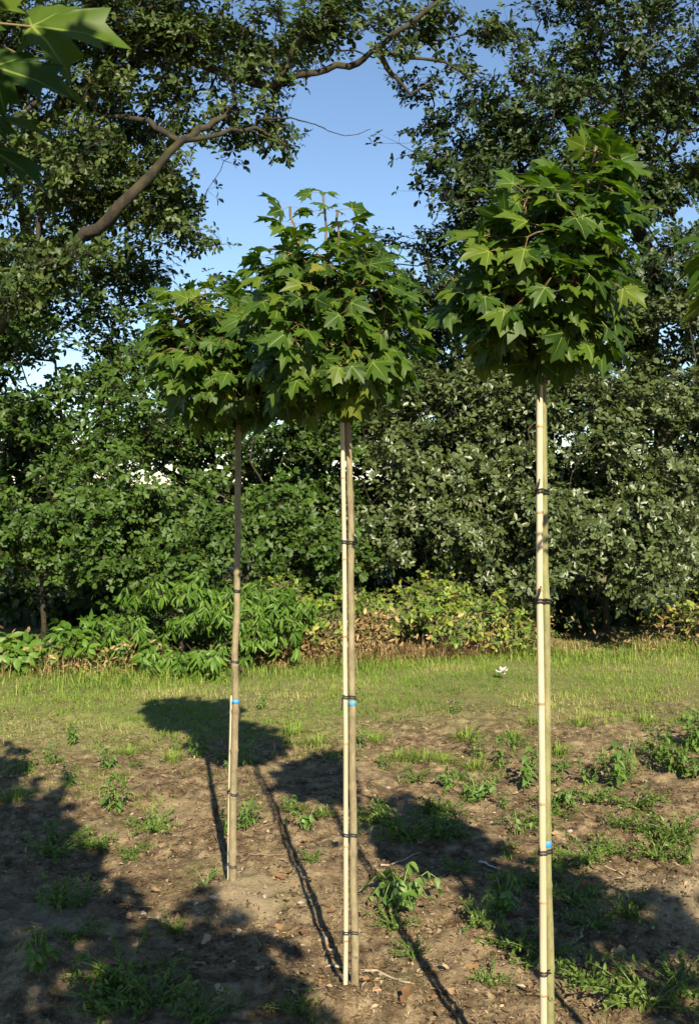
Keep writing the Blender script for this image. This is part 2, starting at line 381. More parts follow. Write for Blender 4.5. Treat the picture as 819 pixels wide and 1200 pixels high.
# ------------------------------------------------------------------ background trees and shrubs
def skeleton(seeds, seed_par, pts, root, path_w=0.25):
    seeds = np.asarray(seeds, float)
    order = np.argsort(np.linalg.norm(pts-root, axis=1))
    n0 = len(seeds); n = n0+len(pts)
    pos = np.zeros((n, 3)); pos[:n0] = seeds; par = -np.ones(n, int); par[:n0] = seed_par
    pl = np.zeros(n)
    for i in range(n0):
        if par[i] >= 0: pl[i] = pl[par[i]]+np.linalg.norm(pos[i]-pos[par[i]])
    k = n0
    for q in order:
        p = pts[q]
        c = np.linalg.norm(pos[:k]-p, axis=1)+path_w*pl[:k]
        j = int(np.argmin(c)); pos[k] = p; par[k] = j; pl[k] = pl[j]+np.linalg.norm(p-pos[j]); k += 1
    return pos, par, n0
def pipe(par, r0, e=2.4, fixed=None):
    n = len(par); acc = np.zeros(n); r = np.zeros(n)
    for i in range(n-1, -1, -1):
        r[i] = max(acc[i], r0**e)**(1/e)
        if fixed is not None and i in fixed: r[i] = max(r[i]*0.0+fixed[i], 0.003)
        if par[i] >= 0: acc[par[i]] += r[i]**e
    return r

def lobe_points(lobes, n, rng, gap=0.42, gscale=1.3, shell=0.5, spray=0.0, sd=0):
    out = []; vol = np.array([l[1][0]*l[1][1]*l[1][2] for l in lobes])**0.65; vol /= vol.sum()
    while len(out) < n:
        l = lobes[rng.choice(len(lobes), p=vol)]
        d = nrm(rng.normal(size=(1, 3)))[0]; r = rng.random()**shell
        p = np.array(l[0])+d*r*np.array(l[1])
        g = vn(p[0]*gscale+p[1]*0.7, p[2]*gscale-p[1]*0.5, 77+sd)*0.65+vn(p[0]*gscale*2.3+p[1], p[2]*gscale*2.3+p[1]*1.3, 178+sd)*0.35
        if g < gap: continue
        if p[2] < 0.08: continue
        if not spray: out.append(p); continue
        # a leafy spray: a flattened, slightly drooping fan of leaf bunches
        k = min(n-len(out), int(rng.integers(6, 13))); sr = spray*rng.uniform(0.6, 1.3)
        q = rng.normal(0, 1, (k, 3))*np.array([sr, sr, sr*0.42])*0.75
        q[:, 2] -= 0.35*np.hypot(q[:, 0], q[:, 1]) - 0.15*sr
        q = p+q; q[:, 2] = np.maximum(q[:, 2], 0.05)
        out.extend(list(q))
    return np.array(out)

def woody(name, label, cat, lobes, ncl, per, leaf, leafmat, size, seed, trunk=None, spread=0.13, gap=0.40, gscale=1.3,
          shell=0.5, group=None, r0=0.004, bark='oakbark', up=0.5, sunb=0.35, limbs=(), flat=0.75, droop=0.35, parts=0, partmat=None, outw=0.3, wid=(0.7, 1.12), tpl_far=None, spray=0.21, ros=5):
    rng = np.random.default_rng(seed)
    pts = lobe_points(lobes, ncl, rng, gap, gscale, shell, spray, seed)
    root = np.array(trunk[0], float)
    seeds = [np.array(t, float) for t in trunk]; sp = [-1]+list(range(len(trunk)-1))
    fixed = {}; limb_t = []
    for L, rad in limbs:                 # explicit limbs: polyline, radii; joined to the nearest seed
        L = [np.array(q, float) for q in L]
        j = int(np.argmin([np.linalg.norm(s-L[0]) for s in seeds]))
        # densify
        pp, rr = [], []
        for a in range(len(L)-1):
            for t in np.linspace(0, 1, 7)[:-1]:
                pp.append(L[a]*(1-t)+L[a+1]*t+rng.normal(0, 0.3, 3)*rad[a]); rr.append(rad[a]*(1-t)+rad[a+1]*t)
        pp.append(L[-1]); rr.append(rad[-1])
        if np.linalg.norm(seeds[j]-pp[0]) > 0.03: pp.insert(0, seeds[j].copy()); rr.insert(0, rr[0])
        for q, r in zip(pp, rr):
            seeds.append(q); sp.append(j); j = len(seeds)-1; fixed[j] = r
        lv, lt_ = tube(np.array(pp), np.array(rr)*(1+rng.normal(0, .07, len(rr))), 11); limb_t.append((lv+rng.normal(0, 0.05, lv.shape)*np.repeat(np.append(rr, [rr[0], rr[-1]]), [11]*len(rr)+[1, 1])[:, None], lt_))
    pos, par, n0 = skeleton(seeds, sp, pts, root)
    rad = pipe(par, r0, 2.4, fixed)
    e = [i for i in range(len(pos)) if par[i] >= 0 and not (i in fixed and par[i] in fixed)]
    A = pos[[par[i] for i in e]]; B = pos[e]; ra = np.minimum(rad[[par[i] for i in e]], rad[e]*1.25); rb = rad[e]
    L = np.linalg.norm(B-A, axis=1, keepdims=True)
    ex = np.array([i in fixed for i in e])[:, None]
    mid = (A+B)/2+rng.normal(0, 1, A.shape)*L*0.10*(~ex)+np.array([0, 0, 0.04])*L*(~ex)
    big = rb > 0.02
    rm = (ra+rb)/2
    prt = limb_t
    for msk, nn in ((big, 8), (~big, 3)):
        if msk.any():
            prt.append(segs(A[msk], mid[msk], ra[msk], rm[msk], nn)); prt.append(segs(mid[msk], B[msk], rm[msk], rb[msk], nn))
    root_e = empty(name, tuple(root))
    tag(root_e, label, cat, group)
    Vb, Tb = join(prt)
    link('trunk', mesh_np('trunk', Vb-root, Tb, M[bark]), root_e)
    # leaves
    cl = pos[n0:]; ctr = np.array([np.array(l[0]) for l in lobes]).mean(axis=0)
    nro = max(1, per//ros); nq = ncl*nro; rcl = np.repeat(np.arange(ncl), nro)      # leaf rosettes at the twig tips
    rc = cl[rcl]+rng.normal(0, 1, (nq, 3))*spread*np.array([1, 1, flat])*rng.uniform(0.6, 1.3, ncl)[rcl][:, None]
    axis = nrm(nrm(rc-cl[rcl])*0.6+0.35*nrm(cl-ctr)[rcl]+np.array([0, 0, up])+sunb*0.6*np.array(SUND)+rng.normal(0, 0.36, (nq, 3)))
    n = nq*ros; ridx = np.repeat(np.arange(nq), ros); cidx = rcl[ridx]
    ref = np.where(np.abs(axis[:, 2:]) < 0.9, np.array([[0, 0, 1.0]]), np.array([[1.0, 0, 0]])); ua = nrm(np.cross(axis, ref)); va = np.cross(axis, ua)
    th = (np.tile(np.arange(ros), nq)+rng.random(nq)[ridx]*ros)*2*np.pi/ros+rng.normal(0, 0.3, n)
    rad_ = np.cos(th)[:, None]*ua[ridx]+np.sin(th)[:, None]*va[ridx]
    lp = rc[ridx]+rad_*size*0.10
    tv = nrm(rad_+axis[ridx]*0.45+rng.normal(0, 0.22, (n, 3))+np.array([0, 0, -droop*0.6]))
    nv = nrm(axis[ridx]*0.9-rad_*0.2+sunb*0.5*np.array(SUND)+rng.normal(0, 0.28, (n, 3)))
    R = frames(tv, nv); s = size*rng.uniform(0.55, 1.2, n)*rng.uniform(0.75, 1.2, nq)[ridx]
    crnd = rng.random(ncl)[cidx]; rnd = np.clip(0.55*crnd+0.45*rng.random(n), 0, 0.93); rnd = np.where(rng.random(n) < 0.012, 0.99, rnd)
    w = rng.uniform(wid[0], wid[1], n)
    tw = segs(cl[rcl], rc, 0.0026, 0.0013, 3)
    link('twigs', mesh_np('twigs', tw[0]-root, tw[1], M[bark]), root_e)['kind'] = 'stuff'
    keep = np.ones(n, bool)
    if parts:
        d = lp[:, 1]+rng.random(n)*0.25
        sel = np.argsort(d)[:parts*2][::2][:parts]; keep[sel] = False
        me = mesh_np('leaf', leaf[0], leaf[1], M[partmat], uv=leaf[2])
        for q in sel:
            o = link('leaf', me, root_e); Mx = Matrix([list(R[q][r]) + [0] for r in range(3)]+[[0, 0, 0, 1]])
            o.matrix_local = Matrix.Translation(Vector(lp[q]-root)) @ Mx @ Matrix.Diagonal((s[q]*w[q], s[q], s[q], 1))
    # far half of the crown uses the simpler leaf
    if tpl_far is not None:
        front = (lp[:, 1] < np.quantile(lp[:, 1], 0.20)) & keep; sets = [(leaf, front), (tpl_far, keep & ~front)]
    else: sets = [(leaf, keep)]
    Vs, Ts, Us, Rs, o = [], [], [], [], 0
    for tp, mk in sets:
        if not mk.any(): continue
        a, b_, u, r = scatter(tp, lp[mk], R[mk], s[mk], rng, rnd[mk], w[mk])
        Vs.append(a); Ts.append(b_+o); Us.append(u); Rs.append(r); o += len(a)
    cr = link('crown', mesh_np('crown', np.concatenate(Vs)-root, np.concatenate(Ts), M[leafmat], np.concatenate(Us), np.concatenate(Rs)), root_e)
    cr['kind'] = 'stuff'
    return root_e

def LB(px, py, Y, rx, ry, dep):
    """crown lobe from its place and half-size in the picture at a given distance"""
    return (P(px, py, Y), (rx/F*Y, dep, ry/F*Y))
def ground_pt(px, Y, sink=0.15):
    x = (px-CX)/F*Y
    return np.array([x, Y, gz1(x, Y)-sink])

# tall oak on the left with the long leaning limb
Y0 = 11.0
woody('oak_tree', 'big oak with a long mossy limb leaning out across the sky', 'tree',
      [LB(60, 60, 11, 120, 90, 0.9), LB(190, 30, 11, 120, 60, 0.8), LB(290, 40, 11.2, 75, 60, 0.7), LB(60, 190, 10.8, 90, 70, 0.8),
       LB(150, 205, 11.1, 80, 75, 0.7), LB(225, 175, 11, 75, 55, 0.5), LB(205, 250, 11.2, 45, 45, 0.4), LB(60, 290, 11.2, 80, 50, 0.7), LB(255, 130, 11.1, 80, 45, 0.5),
       LB(320, 150, 10.9, 35, 30, 0.3), LB(400, 25, 11, 90, 28, 0.5), LB(500, 15, 11, 60, 24, 0.35), LB(545, 75, 11, 30, 16, 0.25),
       LB(225, 255, 11, 30, 14, 0.2), LB(-90, 100, 11.3, 120, 190, 1.2), LB(200, -90, 11.2, 330, 80, 1.2), LB(350, 60, 11.2, 50, 40, 0.4), LB(150, 305, 11.3, 50, 25, 0.35), LB(25, 340, 10.5, 50, 45, 0.25), LB(85, 285, 10.2, 45, 22, 0.12), LB(185, 205, 10.1, 28, 16, 0.1), LB(40, 330, 10.2, 40, 30, 0.12), LB(430, 55, 10.5, 40, 14, 0.12), LB(375, 75, 10.6, 30, 12, 0.12), LB(380, 30, 10.9, 60, 24, 0.3), LB(455, 20, 10.9, 60, 20, 0.3), LB(330, 70, 10.9, 45, 28, 0.3), LB(550, 20, 10.9, 45, 18, 0.3), LB(470, 60, 10.9, 30, 12, 0.2)],
      2350, 20, OAK, 'oak_warm', 0.086, 11, spray=0.17,
      trunk=[ground_pt(-150, 11.6), P(-140, 600, 11.5), P(-105, 470, 11.3), P(-60, 420, 11.1)], spread=0.10, gap=0.33, gscale=1.9, shell=0.65,
      limbs=[([P(-60, 420, 11.1), P(0, 385, 10.9), P(60, 310, 10.6), P(140, 240, 10.35), P(215, 165, 10.35), P(270, 130, 10.6)], [0.092, 0.080, 0.068, 0.058, 0.042, 0.026]),
             ([P(215, 165, 10.35), P(300, 150, 10.7), P(345, 175, 10.7)], [0.03, 0.018, 0.006]),
             ([P(-105, 470, 11.3), P(-60, 250, 11.9), P(60, 130, 11.9), P(190, 60, 11.7), P(320, 104, 10.9), P(345, 90, 10.9), P(420, 75, 10.9), P(455, 45, 10.7), P(495, 15, 10.7), P(560, -30, 11)], [0.15, 0.12, 0.085, 0.06, 0.042, 0.04, 0.034, 0.029, 0.024, 0.012]),
             ([P(455, 80, 10.9), P(480, 110, 10.8), P(520, 90, 10.9)], [0.028, 0.015, 0.006]), ([P(440, 62, 10.9), P(520, 72, 10.9), P(560, 95, 10.9)], [0.025, 0.014, 0.006]),
             ([P(-60, 250, 11.4), P(-20, 60, 11.4), P(60, -60, 11.4)], [0.15, 0.11, 0.08]),
             ([P(300, 140, 10.7), P(340, 138, 10.5), P(370, 146, 10.4), P(390, 155, 10.4), P(405, 159, 10.4), P(420, 157, 10.4), P(434, 151, 10.4)], [0.012, 0.008, 0.006, 0.005, 0.0045, 0.004, 0.003]),
             ([P(110, 135, 11.0), P(170, 140, 10.8), P(210, 165, 10.7)], [0.02, 0.03, 0.035])],
      r0=0.0045, tpl_far=OAKL)
woody('oak_tree', 'dark shaded oak crown filling in behind the leaning limb', 'tree',
      [LB(60, 110, 13, 130, 120, 0.8), LB(200, 60, 13.2, 130, 75, 0.8), LB(60, 250, 13, 110, 90, 0.8), LB(150, 180, 13.2, 90, 80, 0.6), LB(320, 40, 13.2, 80, 55, 0.6), LB(-60, 150, 13.2, 120, 200, 0.8), LB(420, 10, 13.2, 90, 30, 0.4), LB(160, -60, 13.4, 300, 60, 0.8)],
      760, 20, OAKL, 'oak', 0.115, 16, trunk=[ground_pt(-60, 13.4), P(-60, 560, 13.4), P(-20, 350, 13.3), P(20, 200, 13.2)], spread=0.15, gap=0.36, gscale=1.6)
# tall oak on the right
woody('oak_tree', 'tall dense dark oak rising behind the grey-leaved shrubs', 'tree',
      [LB(720, 60, 12, 130, 110, 1.3), LB(620, 130, 12, 100, 90, 1.0), LB(545, 200, 11.8, 62, 70, 0.7), LB(600, 230, 12, 90, 80, 0.8), LB(760, 220, 12, 110, 110, 1.2),
       LB(545, 130, 11.8, 50, 45, 0.6), LB(690, 320, 12, 120, 90, 1.1), LB(560, 320, 12.2, 70, 60, 0.7), LB(800, 360, 12, 90, 90, 1.0), LB(690, 20, 12.2, 90, 50, 0.9),
       LB(760, -90, 12.3, 180, 100, 1.3), LB(770, 120, 12.8, 100, 130, 0.8), LB(770, 300, 12.8, 90, 110, 0.8), LB(750, 420, 12.3, 90, 35, 0.5), LB(810, 440, 12.3, 60, 40, 0.5), LB(640, 400, 12.6, 110, 60, 0.7), LB(900, 150, 12.3, 120, 260, 1.4), LB(505, 105, 11.8, 22, 18, 0.25), LB(530, 250, 11.9, 50, 30, 0.4)],
      2800, 20, OAK, 'oak', 0.089, 12,
      trunk=[ground_pt(780, 12.8), P(775, 600, 12.7), P(760, 420, 12.5), P(740, 250, 12.4), P(730, 60, 12.4), P(735, -60, 12.4)], spread=0.105, gap=0.24, gscale=1.6, shell=0.62,
      limbs=[([P(760, 420, 12.5), P(690, 300, 12.3), P(610, 210, 12.1), P(540, 170, 11.9)], [0.09, 0.07, 0.045, 0.02]),
             ([P(740, 250, 12.4), P(660, 130, 12.2), P(600, 90, 12.1)], [0.08, 0.05, 0.03])], r0=0.0045, tpl_far=OAKL)
# younger trees, left to right
woody('oak_tree', 'young oak with sunlit mid-green crown under the leaning limb', 'tree',
      [LB(70, 390, 11.6, 95, 60, 0.7), LB(150, 370, 11.8, 65, 55, 0.6), LB(30, 450, 11.5, 60, 40, 0.5), LB(130, 440, 11.6, 70, 40, 0.6), LB(160, 490, 11.6, 50, 35, 0.4),
       LB(60, 350, 11.9, 80, 30, 0.5), LB(-40, 420, 11.6, 60, 90, 0.7), LB(170, 330, 11.9, 40, 25, 0.4), LB(100, 505, 11.6, 45, 26, 0.3), LB(20, 505, 11.6, 40, 26, 0.3), LB(170, 530, 11.8, 40, 30, 0.3), LB(50, 540, 11.6, 60, 24, 0.3), LB(125, 552, 11.6, 50, 22, 0.3), LB(110, 340, 12, 70, 30, 0.4), LB(-10, 345, 12, 60, 40, 0.4), LB(30, 410, 12, 60, 40, 0.4), LB(20, 470, 12, 60, 40, 0.4)],
      980, 20, OAK, 'oak_mid', 0.091, 13, trunk=[ground_pt(80, 11.8), P(78, 620, 11.8), P(72, 520, 11.8), P(70, 460, 11.8)], spread=0.12, gap=0.27, tpl_far=OAKL,
      limbs=[([P(78, 620, 11.8), P(110, 540, 11.8), P(120, 470, 11.8)], [0.04, 0.03, 0.02]), ([P(72, 520, 11.8), P(130, 545, 11.7), P(165, 480, 11.7)], [0.03, 0.022, 0.012]),
             ([P(78, 600, 11.8), P(40, 540, 11.8), P(10, 470, 11.8)], [0.03, 0.02, 0.012])])
woody('oak_tree', 'slim dark oak whose top shows between the two staked maples', 'tree',
      [LB(446, 275, 13, 26, 32, 0.4), LB(490, 305, 13, 32, 35, 0.45), LB(470, 370, 13, 60, 55, 0.6), LB(515, 380, 13, 50, 60, 0.6), LB(450, 440, 13, 60, 40, 0.6), LB(520, 330, 13, 30, 50, 0.4), LB(545, 430, 13, 60, 40, 0.5), LB(590, 450, 13.2, 60, 40, 0.5), LB(430, 340, 13, 45, 55, 0.5), LB(420, 490, 13, 50, 40, 0.4)],
      620, 20, OAK, 'oak', 0.091, 14, trunk=[ground_pt(480, 13.2), P(480, 560, 13.2), P(476, 420, 13.1), P(462, 320, 13.1)], spread=0.12, gap=0.33, tpl_far=OAKL)
woody('oak_tree', 'young oak hidden behind the farthest maple crown', 'tree',
      [LB(260, 420, 12.6, 80, 60, 0.6), LB(330, 440, 12.8, 70, 70, 0.6), LB(240, 480, 12.5, 60, 35, 0.5), LB(390, 430, 12.8, 50, 60, 0.6), LB(220, 430, 12.6, 50, 60, 0.5), LB(290, 520, 12.6, 70, 35, 0.5), LB(370, 510, 12.8, 60, 40, 0.5), LB(215, 510, 12.4, 45, 35, 0.4), LB(300, 350, 12.8, 60, 40, 0.5)],
      640, 20, OAK, 'oak_mid', 0.091, 15, trunk=[ground_pt(300, 12.9), P(300, 600, 12.9), P(305, 500, 12.8)], spread=0.12, gap=0.27, tpl_far=OAKL)
# shrub layer
SH = [
 ('broad oak shrub with dark hollow base at the far left of the hedge', 'oak_mid', [LB(40, 575, 9.9, 70, 40, 0.5), LB(90, 610, 9.8, 70, 50, 0.5), LB(20, 625, 9.8, 70, 45, 0.5), LB(-50, 600, 9.9, 70, 80, 0.6), LB(110, 650, 10.0, 50, 40, 0.5), LB(20, 535, 10.3, 40, 25, 0.35), LB(75, 545, 10.3, 30, 22, 0.3)], 430, (50, 10.2)),
 ('rounded green oak shrub above the narrow-leaved bush', 'oak_mid', [LB(180, 545, 10, 65, 50, 0.5), LB(150, 600, 9.9, 70, 50, 0.5), LB(230, 590, 9.9, 70, 55, 0.55), LB(190, 650, 9.7, 70, 45, 0.5), LB(250, 655, 9.7, 70, 45, 0.5), LB(240, 530, 10.2, 40, 30, 0.4), LB(160, 490, 10.6, 40, 35, 0.4), LB(120, 525, 10.4, 35, 28, 0.35), LB(220, 720, 9.9, 110, 60, 0.4)], 480, (210, 10.3)),
 ('loose oak shrub between the farthest and the middle maple stems', 'oak_mid', [LB(330, 560, 10.6, 60, 45, 0.5), LB(310, 620, 10.4, 60, 50, 0.5), LB(370, 640, 10.5, 50, 45, 0.5), LB(380, 560, 10.8, 50, 60, 0.5), LB(335, 490, 11.2, 40, 40, 0.4), LB(380, 490, 11.3, 35, 45, 0.4), LB(350, 690, 10.6, 70, 50, 0.4)], 380, (345, 10.9)),
 ('grey-green oak shrub right behind the middle maple stem', 'oak_silver', [LB(450, 500, 11, 60, 55, 0.5), LB(470, 440, 11.4, 45, 40, 0.4), LB(510, 470, 11.4, 40, 45, 0.4), LB(500, 550, 10.8, 65, 60, 0.55), LB(440, 590, 10.8, 50, 60, 0.5), LB(490, 640, 10.5, 75, 50, 0.55), LB(560, 620, 10.5, 60, 55, 0.5), LB(440, 680, 10.9, 60, 45, 0.4), LB(540, 690, 10.7, 80, 40, 0.4)], 600, (490, 11.2)),
 ('tall grey-green oak shrub beside the nearest maple stem', 'oak_silver', [LB(560, 500, 11.1, 60, 50, 0.5), LB(600, 560, 10.9, 55, 60, 0.5), LB(590, 480, 11.3, 50, 40, 0.5), LB(640, 470, 11.2, 50, 50, 0.5), LB(610, 660, 10.8, 60, 60, 0.5), LB(540, 450, 11.5, 45, 40, 0.4), LB(610, 420, 11.6, 45, 45, 0.4), LB(570, 410, 11.7, 35, 35, 0.4)], 450, (600, 11.4)),
 ('silvery oak shrub sweeping down to the grass on the right', 'oak_silver', [LB(700, 500, 10.6, 70, 60, 0.55), LB(680, 570, 10.4, 65, 60, 0.55), LB(720, 630, 10.1, 75, 60, 0.6), LB(690, 680, 9.95, 55, 50, 0.5), LB(730, 700, 9.9, 45, 45, 0.45), LB(660, 640, 10.3, 45, 50, 0.4), LB(690, 430, 11.2, 50, 50, 0.45), LB(720, 390, 11.5, 45, 45, 0.4)], 620, (710, 10.6)),
 ('grey-green oak shrub at the far right of the hedge', 'oak_silver', [LB(790, 480, 10.8, 60, 70, 0.6), LB(770, 560, 10.6, 60, 60, 0.55), LB(810, 620, 10.5, 60, 60, 0.55), LB(780, 660, 10.7, 60, 50, 0.5), LB(860, 560, 10.8, 70, 110, 0.6), LB(740, 430, 11.2, 60, 40, 0.5), LB(790, 390, 11.4, 55, 50, 0.45), LB(820, 720, 10.9, 70, 45, 0.4)], 620, (800, 11)),
]
for k, (lab, mt, lobes, nc, (bx, by)) in enumerate(SH):
    woody('oak_shrub', lab, 'shrub', lobes, int(nc*1.2), 20, OAK, mt, 0.079, 30+k, trunk=[ground_pt(bx, by), P(bx, 700, by), P(bx+6, 640, by)], spread=0.088, gap=0.49, gscale=2.3,
          shell=0.5, group='oak shrubs in the hedge', r0=0.003, tpl_far=OAKL, sunb=0.5)
for k, (lab, lobes, nc, (bx, by)) in enumerate([
    ('shaded background shrub at the back of the hedge, left part', [LB(60, 640, 12.6, 130, 70, 0.5), LB(190, 600, 12.8, 110, 80, 0.5), LB(130, 700, 12.6, 160, 50, 0.5), LB(210, 535, 12.8, 70, 40, 0.4), LB(30, 560, 12.8, 60, 40, 0.4), LB(10, 690, 11.8, 90, 50, 0.4), LB(90, 700, 11.8, 60, 40, 0.3), LB(10, 535, 12.4, 50, 32, 0.3), LB(70, 530, 12.6, 50, 30, 0.3)], 640, (130, 12.9)),
    ('shaded background shrub at the back of the hedge, behind the middle maple', [LB(340, 620, 12.8, 110, 80, 0.5), LB(430, 580, 13, 90, 80, 0.5), LB(380, 700, 12.6, 140, 50, 0.5), LB(500, 660, 12.8, 90, 70, 0.5), LB(340, 540, 12.8, 70, 45, 0.4), LB(400, 530, 12.9, 60, 50, 0.4), LB(280, 550, 12.8, 60, 40, 0.4), LB(362, 552, 12.5, 45, 30, 0.3), LB(480, 530, 12.9, 60, 45, 0.4), LB(530, 520, 13, 50, 40, 0.4)], 700, (400, 13)),
    ('shaded background shrub at the back of the hedge, right part', [LB(600, 600, 13, 90, 90, 0.5), LB(700, 560, 13, 100, 90, 0.5), LB(650, 700, 12.8, 130, 50, 0.5), LB(800, 600, 13, 110, 110, 0.5), LB(660, 715, 11.6, 60, 34, 0.3), LB(780, 715, 11.8, 60, 34, 0.3), LB(560, 510, 13.2, 80, 60, 0.5), LB(690, 470, 13.3, 110, 60, 0.5), LB(800, 450, 13.3, 80, 60, 0.5), LB(470, 490, 13.3, 60, 50, 0.4), LB(680, 545, 12.7, 60, 40, 0.3), LB(620, 540, 12.7, 50, 40, 0.3)], 1000, (680, 13.2))]):
    woody('oak_shrub', lab, 'shrub', lobes, nc, 15, OAKL, 'oak', 0.135, 45+k, trunk=[ground_pt(bx, by), P(bx, 700, by)], spread=0.15, gap=0.12, shell=0.6, group='oak shrubs in the hedge', r0=0.003)
# narrow-leaved bush
woody('narrow_leaved_bush', 'glossy bush of long narrow drooping leaves at the hedge foot', 'shrub',
      [LB(180, 725, 8.9, 60, 48, 0.35), LB(230, 718, 8.9, 60, 48, 0.35), LB(290, 730, 8.9, 50, 44, 0.35), LB(160, 690, 9.1, 50, 22, 0.25), LB(255, 690, 9.1, 60, 22, 0.25), LB(130, 715, 9.1, 45, 40, 0.3), LB(170, 770, 8.7, 30, 22, 0.2), LB(240, 770, 8.75, 40, 25, 0.2), LB(320, 720, 9.1, 35, 35, 0.25), LB(120, 745, 8.9, 30, 20, 0.2)],
      430, 12, LANCE, 'chest', 0.106, 51, ros=6, spray=0.11, trunk=[ground_pt(215, 9.1), P(215, 770, 9.1)], wid=(0.75, 1.05), spread=0.065, gap=0.40, gscale=2.5, r0=0.0035, up=0.15, sunb=0.6, droop=2.0, outw=0.2,
      parts=280, partmat='chest_obj')
woody('broad_leaved_sapling', 'low leafy saplings in front of the dark hollow, left of the narrow-leaved bush', 'shrub',
      [LB(30, 745, 8.9, 50, 20, 0.25), LB(60, 765, 8.7, 40, 20, 0.2), LB(15, 765, 8.9, 30, 18, 0.2), LB(90, 745, 8.8, 30, 20, 0.2), LB(-30, 750, 8.9, 40, 25, 0.2), LB(80, 785, 8.5, 18, 14, 0.12)],
      130, 10, LANCE, 'chest', 0.105, 52, ros=5, spray=0.10, trunk=[ground_pt(50, 8.9), P(50, 775, 8.9)], spread=0.06, gap=0.3, gscale=2.5, r0=0.003, droop=0.9, outw=0.2, wid=(1.5, 2.1))
# bramble patches
for k, (lab, lobes, nc, (bx, by)) in enumerate([
    ('yellowing bramble patch beside the middle maple stem', [LB(440, 708, 10.1, 45, 22, 0.3), LB(485, 715, 10.0, 45, 24, 0.3), LB(430, 738, 9.8, 30, 14, 0.2), LB(475, 752, 9.7, 34, 10, 0.2), LB(500, 700, 10.2, 50, 20, 0.3)], 230, (455, 9.8)),
    ('bright green bramble patch in front of the grey-green shrubs', [LB(545, 725, 9.9, 36, 26, 0.3), LB(562, 752, 9.75, 24, 14, 0.2), LB(520, 705, 10.1, 40, 20, 0.3), LB(592, 712, 10.1, 34, 26, 0.3), LB(600, 740, 10, 30, 14, 0.2)], 210, (545, 9.8)),
    ('pale bramble sprays between the bush and the middle maple', [LB(370, 703, 9.9, 40, 18, 0.3), LB(355, 730, 9.5, 26, 12, 0.2), LB(395, 716, 9.8, 28, 16, 0.2), LB(345, 695, 9.8, 30, 18, 0.2)], 150, (372, 9.7)),
    ('small bramble patch at the right end of the hedge foot', [LB(800, 710, 10.2, 30, 25, 0.25), LB(775, 730, 10.1, 20, 15, 0.2), LB(840, 720, 10.2, 30, 30, 0.25), LB(640, 730, 10.1, 18, 15, 0.2)], 70, (800, 10.3))]):
    woody('bramble_patch', lab, 'bramble', lobes, nc, 12, BRAM, 'bramble', 0.056, 60+k, ros=3, spray=0.12, trunk=[ground_pt(bx, by, 0.05), P(bx, 765, by)], wid=(0.6, 1.1), spread=0.10, gap=0.48, gscale=3.2, r0=0.0025, bark='twig',
          up=0.35, sunb=0.6, droop=0.5, group='bramble patches along the hedge foot')

# ------------------------------------------------------------------ grass, dry stalks, litter (uncountable)
def blades(pos, h, w, lean, rng, rnd, az=None, fine=False):
    n = len(pos); az = rng.random(n)*2*np.pi if az is None else az; d = np.column_stack([np.cos(az), np.sin(az), np.zeros(n)]); sd = np.column_stack([-np.sin(az), np.cos(az), np.zeros(n)])
    upv = np.array([0, 0, 1.0]); l = lean*rng.random(n)
    p1 = pos+upv*(h*0.6)[:, None]+d*(h*0.25*l)[:, None]; p2 = pos+upv*(h*(1-0.25*l))[:, None]+d*(h*0.9*l)[:, None]
    hw = sd*(w/2)[:, None]
    if fine:          # short mown blades: one slender triangle each
        V = np.stack([pos-hw, pos+hw, p2], axis=1).reshape(-1, 3)
        return V, np.arange(n*3).reshape(-1, 3), np.repeat(rnd, 3)
    V = np.stack([pos-hw, pos+hw, p1-hw*0.8, p1+hw*0.8, p2], axis=1).reshape(-1, 3)
    T = (np.array([(0, 1, 3), (0, 3, 2), (2, 3, 4)])[None]+(np.arange(n)*5)[:, None, None]).reshape(-1, 3)
    return V, T, np.repeat(rnd, 5)
rng = np.random.default_rng(5)
n = 400000
x = rng.uniform(-6.5, 6.5, n); y = rng.uniform(4.2, 10.6, n)
keep = np.abs(x) < 0.40*y+0.5; x, y = x[keep], y[keep]
den = np.clip((y-edge_line(x)+2.6*(vn(x*1.1, y*1.3, 21)-0.5)+1.5*(vn(x*3.6, y*4.2, 22)-0.5))*0.7+0.16, 0, 1)
den *= 0.35+0.65*np.clip((vn(x*2.6, y*3.4, 23)-0.28)*3, 0, 1)
keep = rng.random(len(x)) < np.clip(den, 0.0, 0.8); x, y = x[keep], y[keep]
pos = np.column_stack([x, y, gz(x, y)-0.004]); n = len(x)
h = rng.uniform(0.015, 0.06, n)*(0.3+0.8*vn(x*2.4, y*2.4, 24)+0.9*vn(x*8, y*8, 27)**2); r = np.clip(0.95*vn(x*1.3+9, y*1.9, 25)+0.3*vn(x*5, y*7, 26)+0.5*rng.random(n)-0.40, 0, 1)
V, T, rr = blades(pos, h, rng.uniform(0.0035, 0.0065, n), 1.9, rng, r, fine=True)
tag(link('grass', mesh_np('grass', V, T, M['grass'], np.zeros((len(V), 2)), rr)), 'short patchy grass strip between bare soil and hedge', 'grass', kind='stuff')
def foot(px): return np.interp(px, [0, 150, 340, 480, 640, 819], [8.45, 8.5, 9.0, 9.35, 9.8, 9.85])
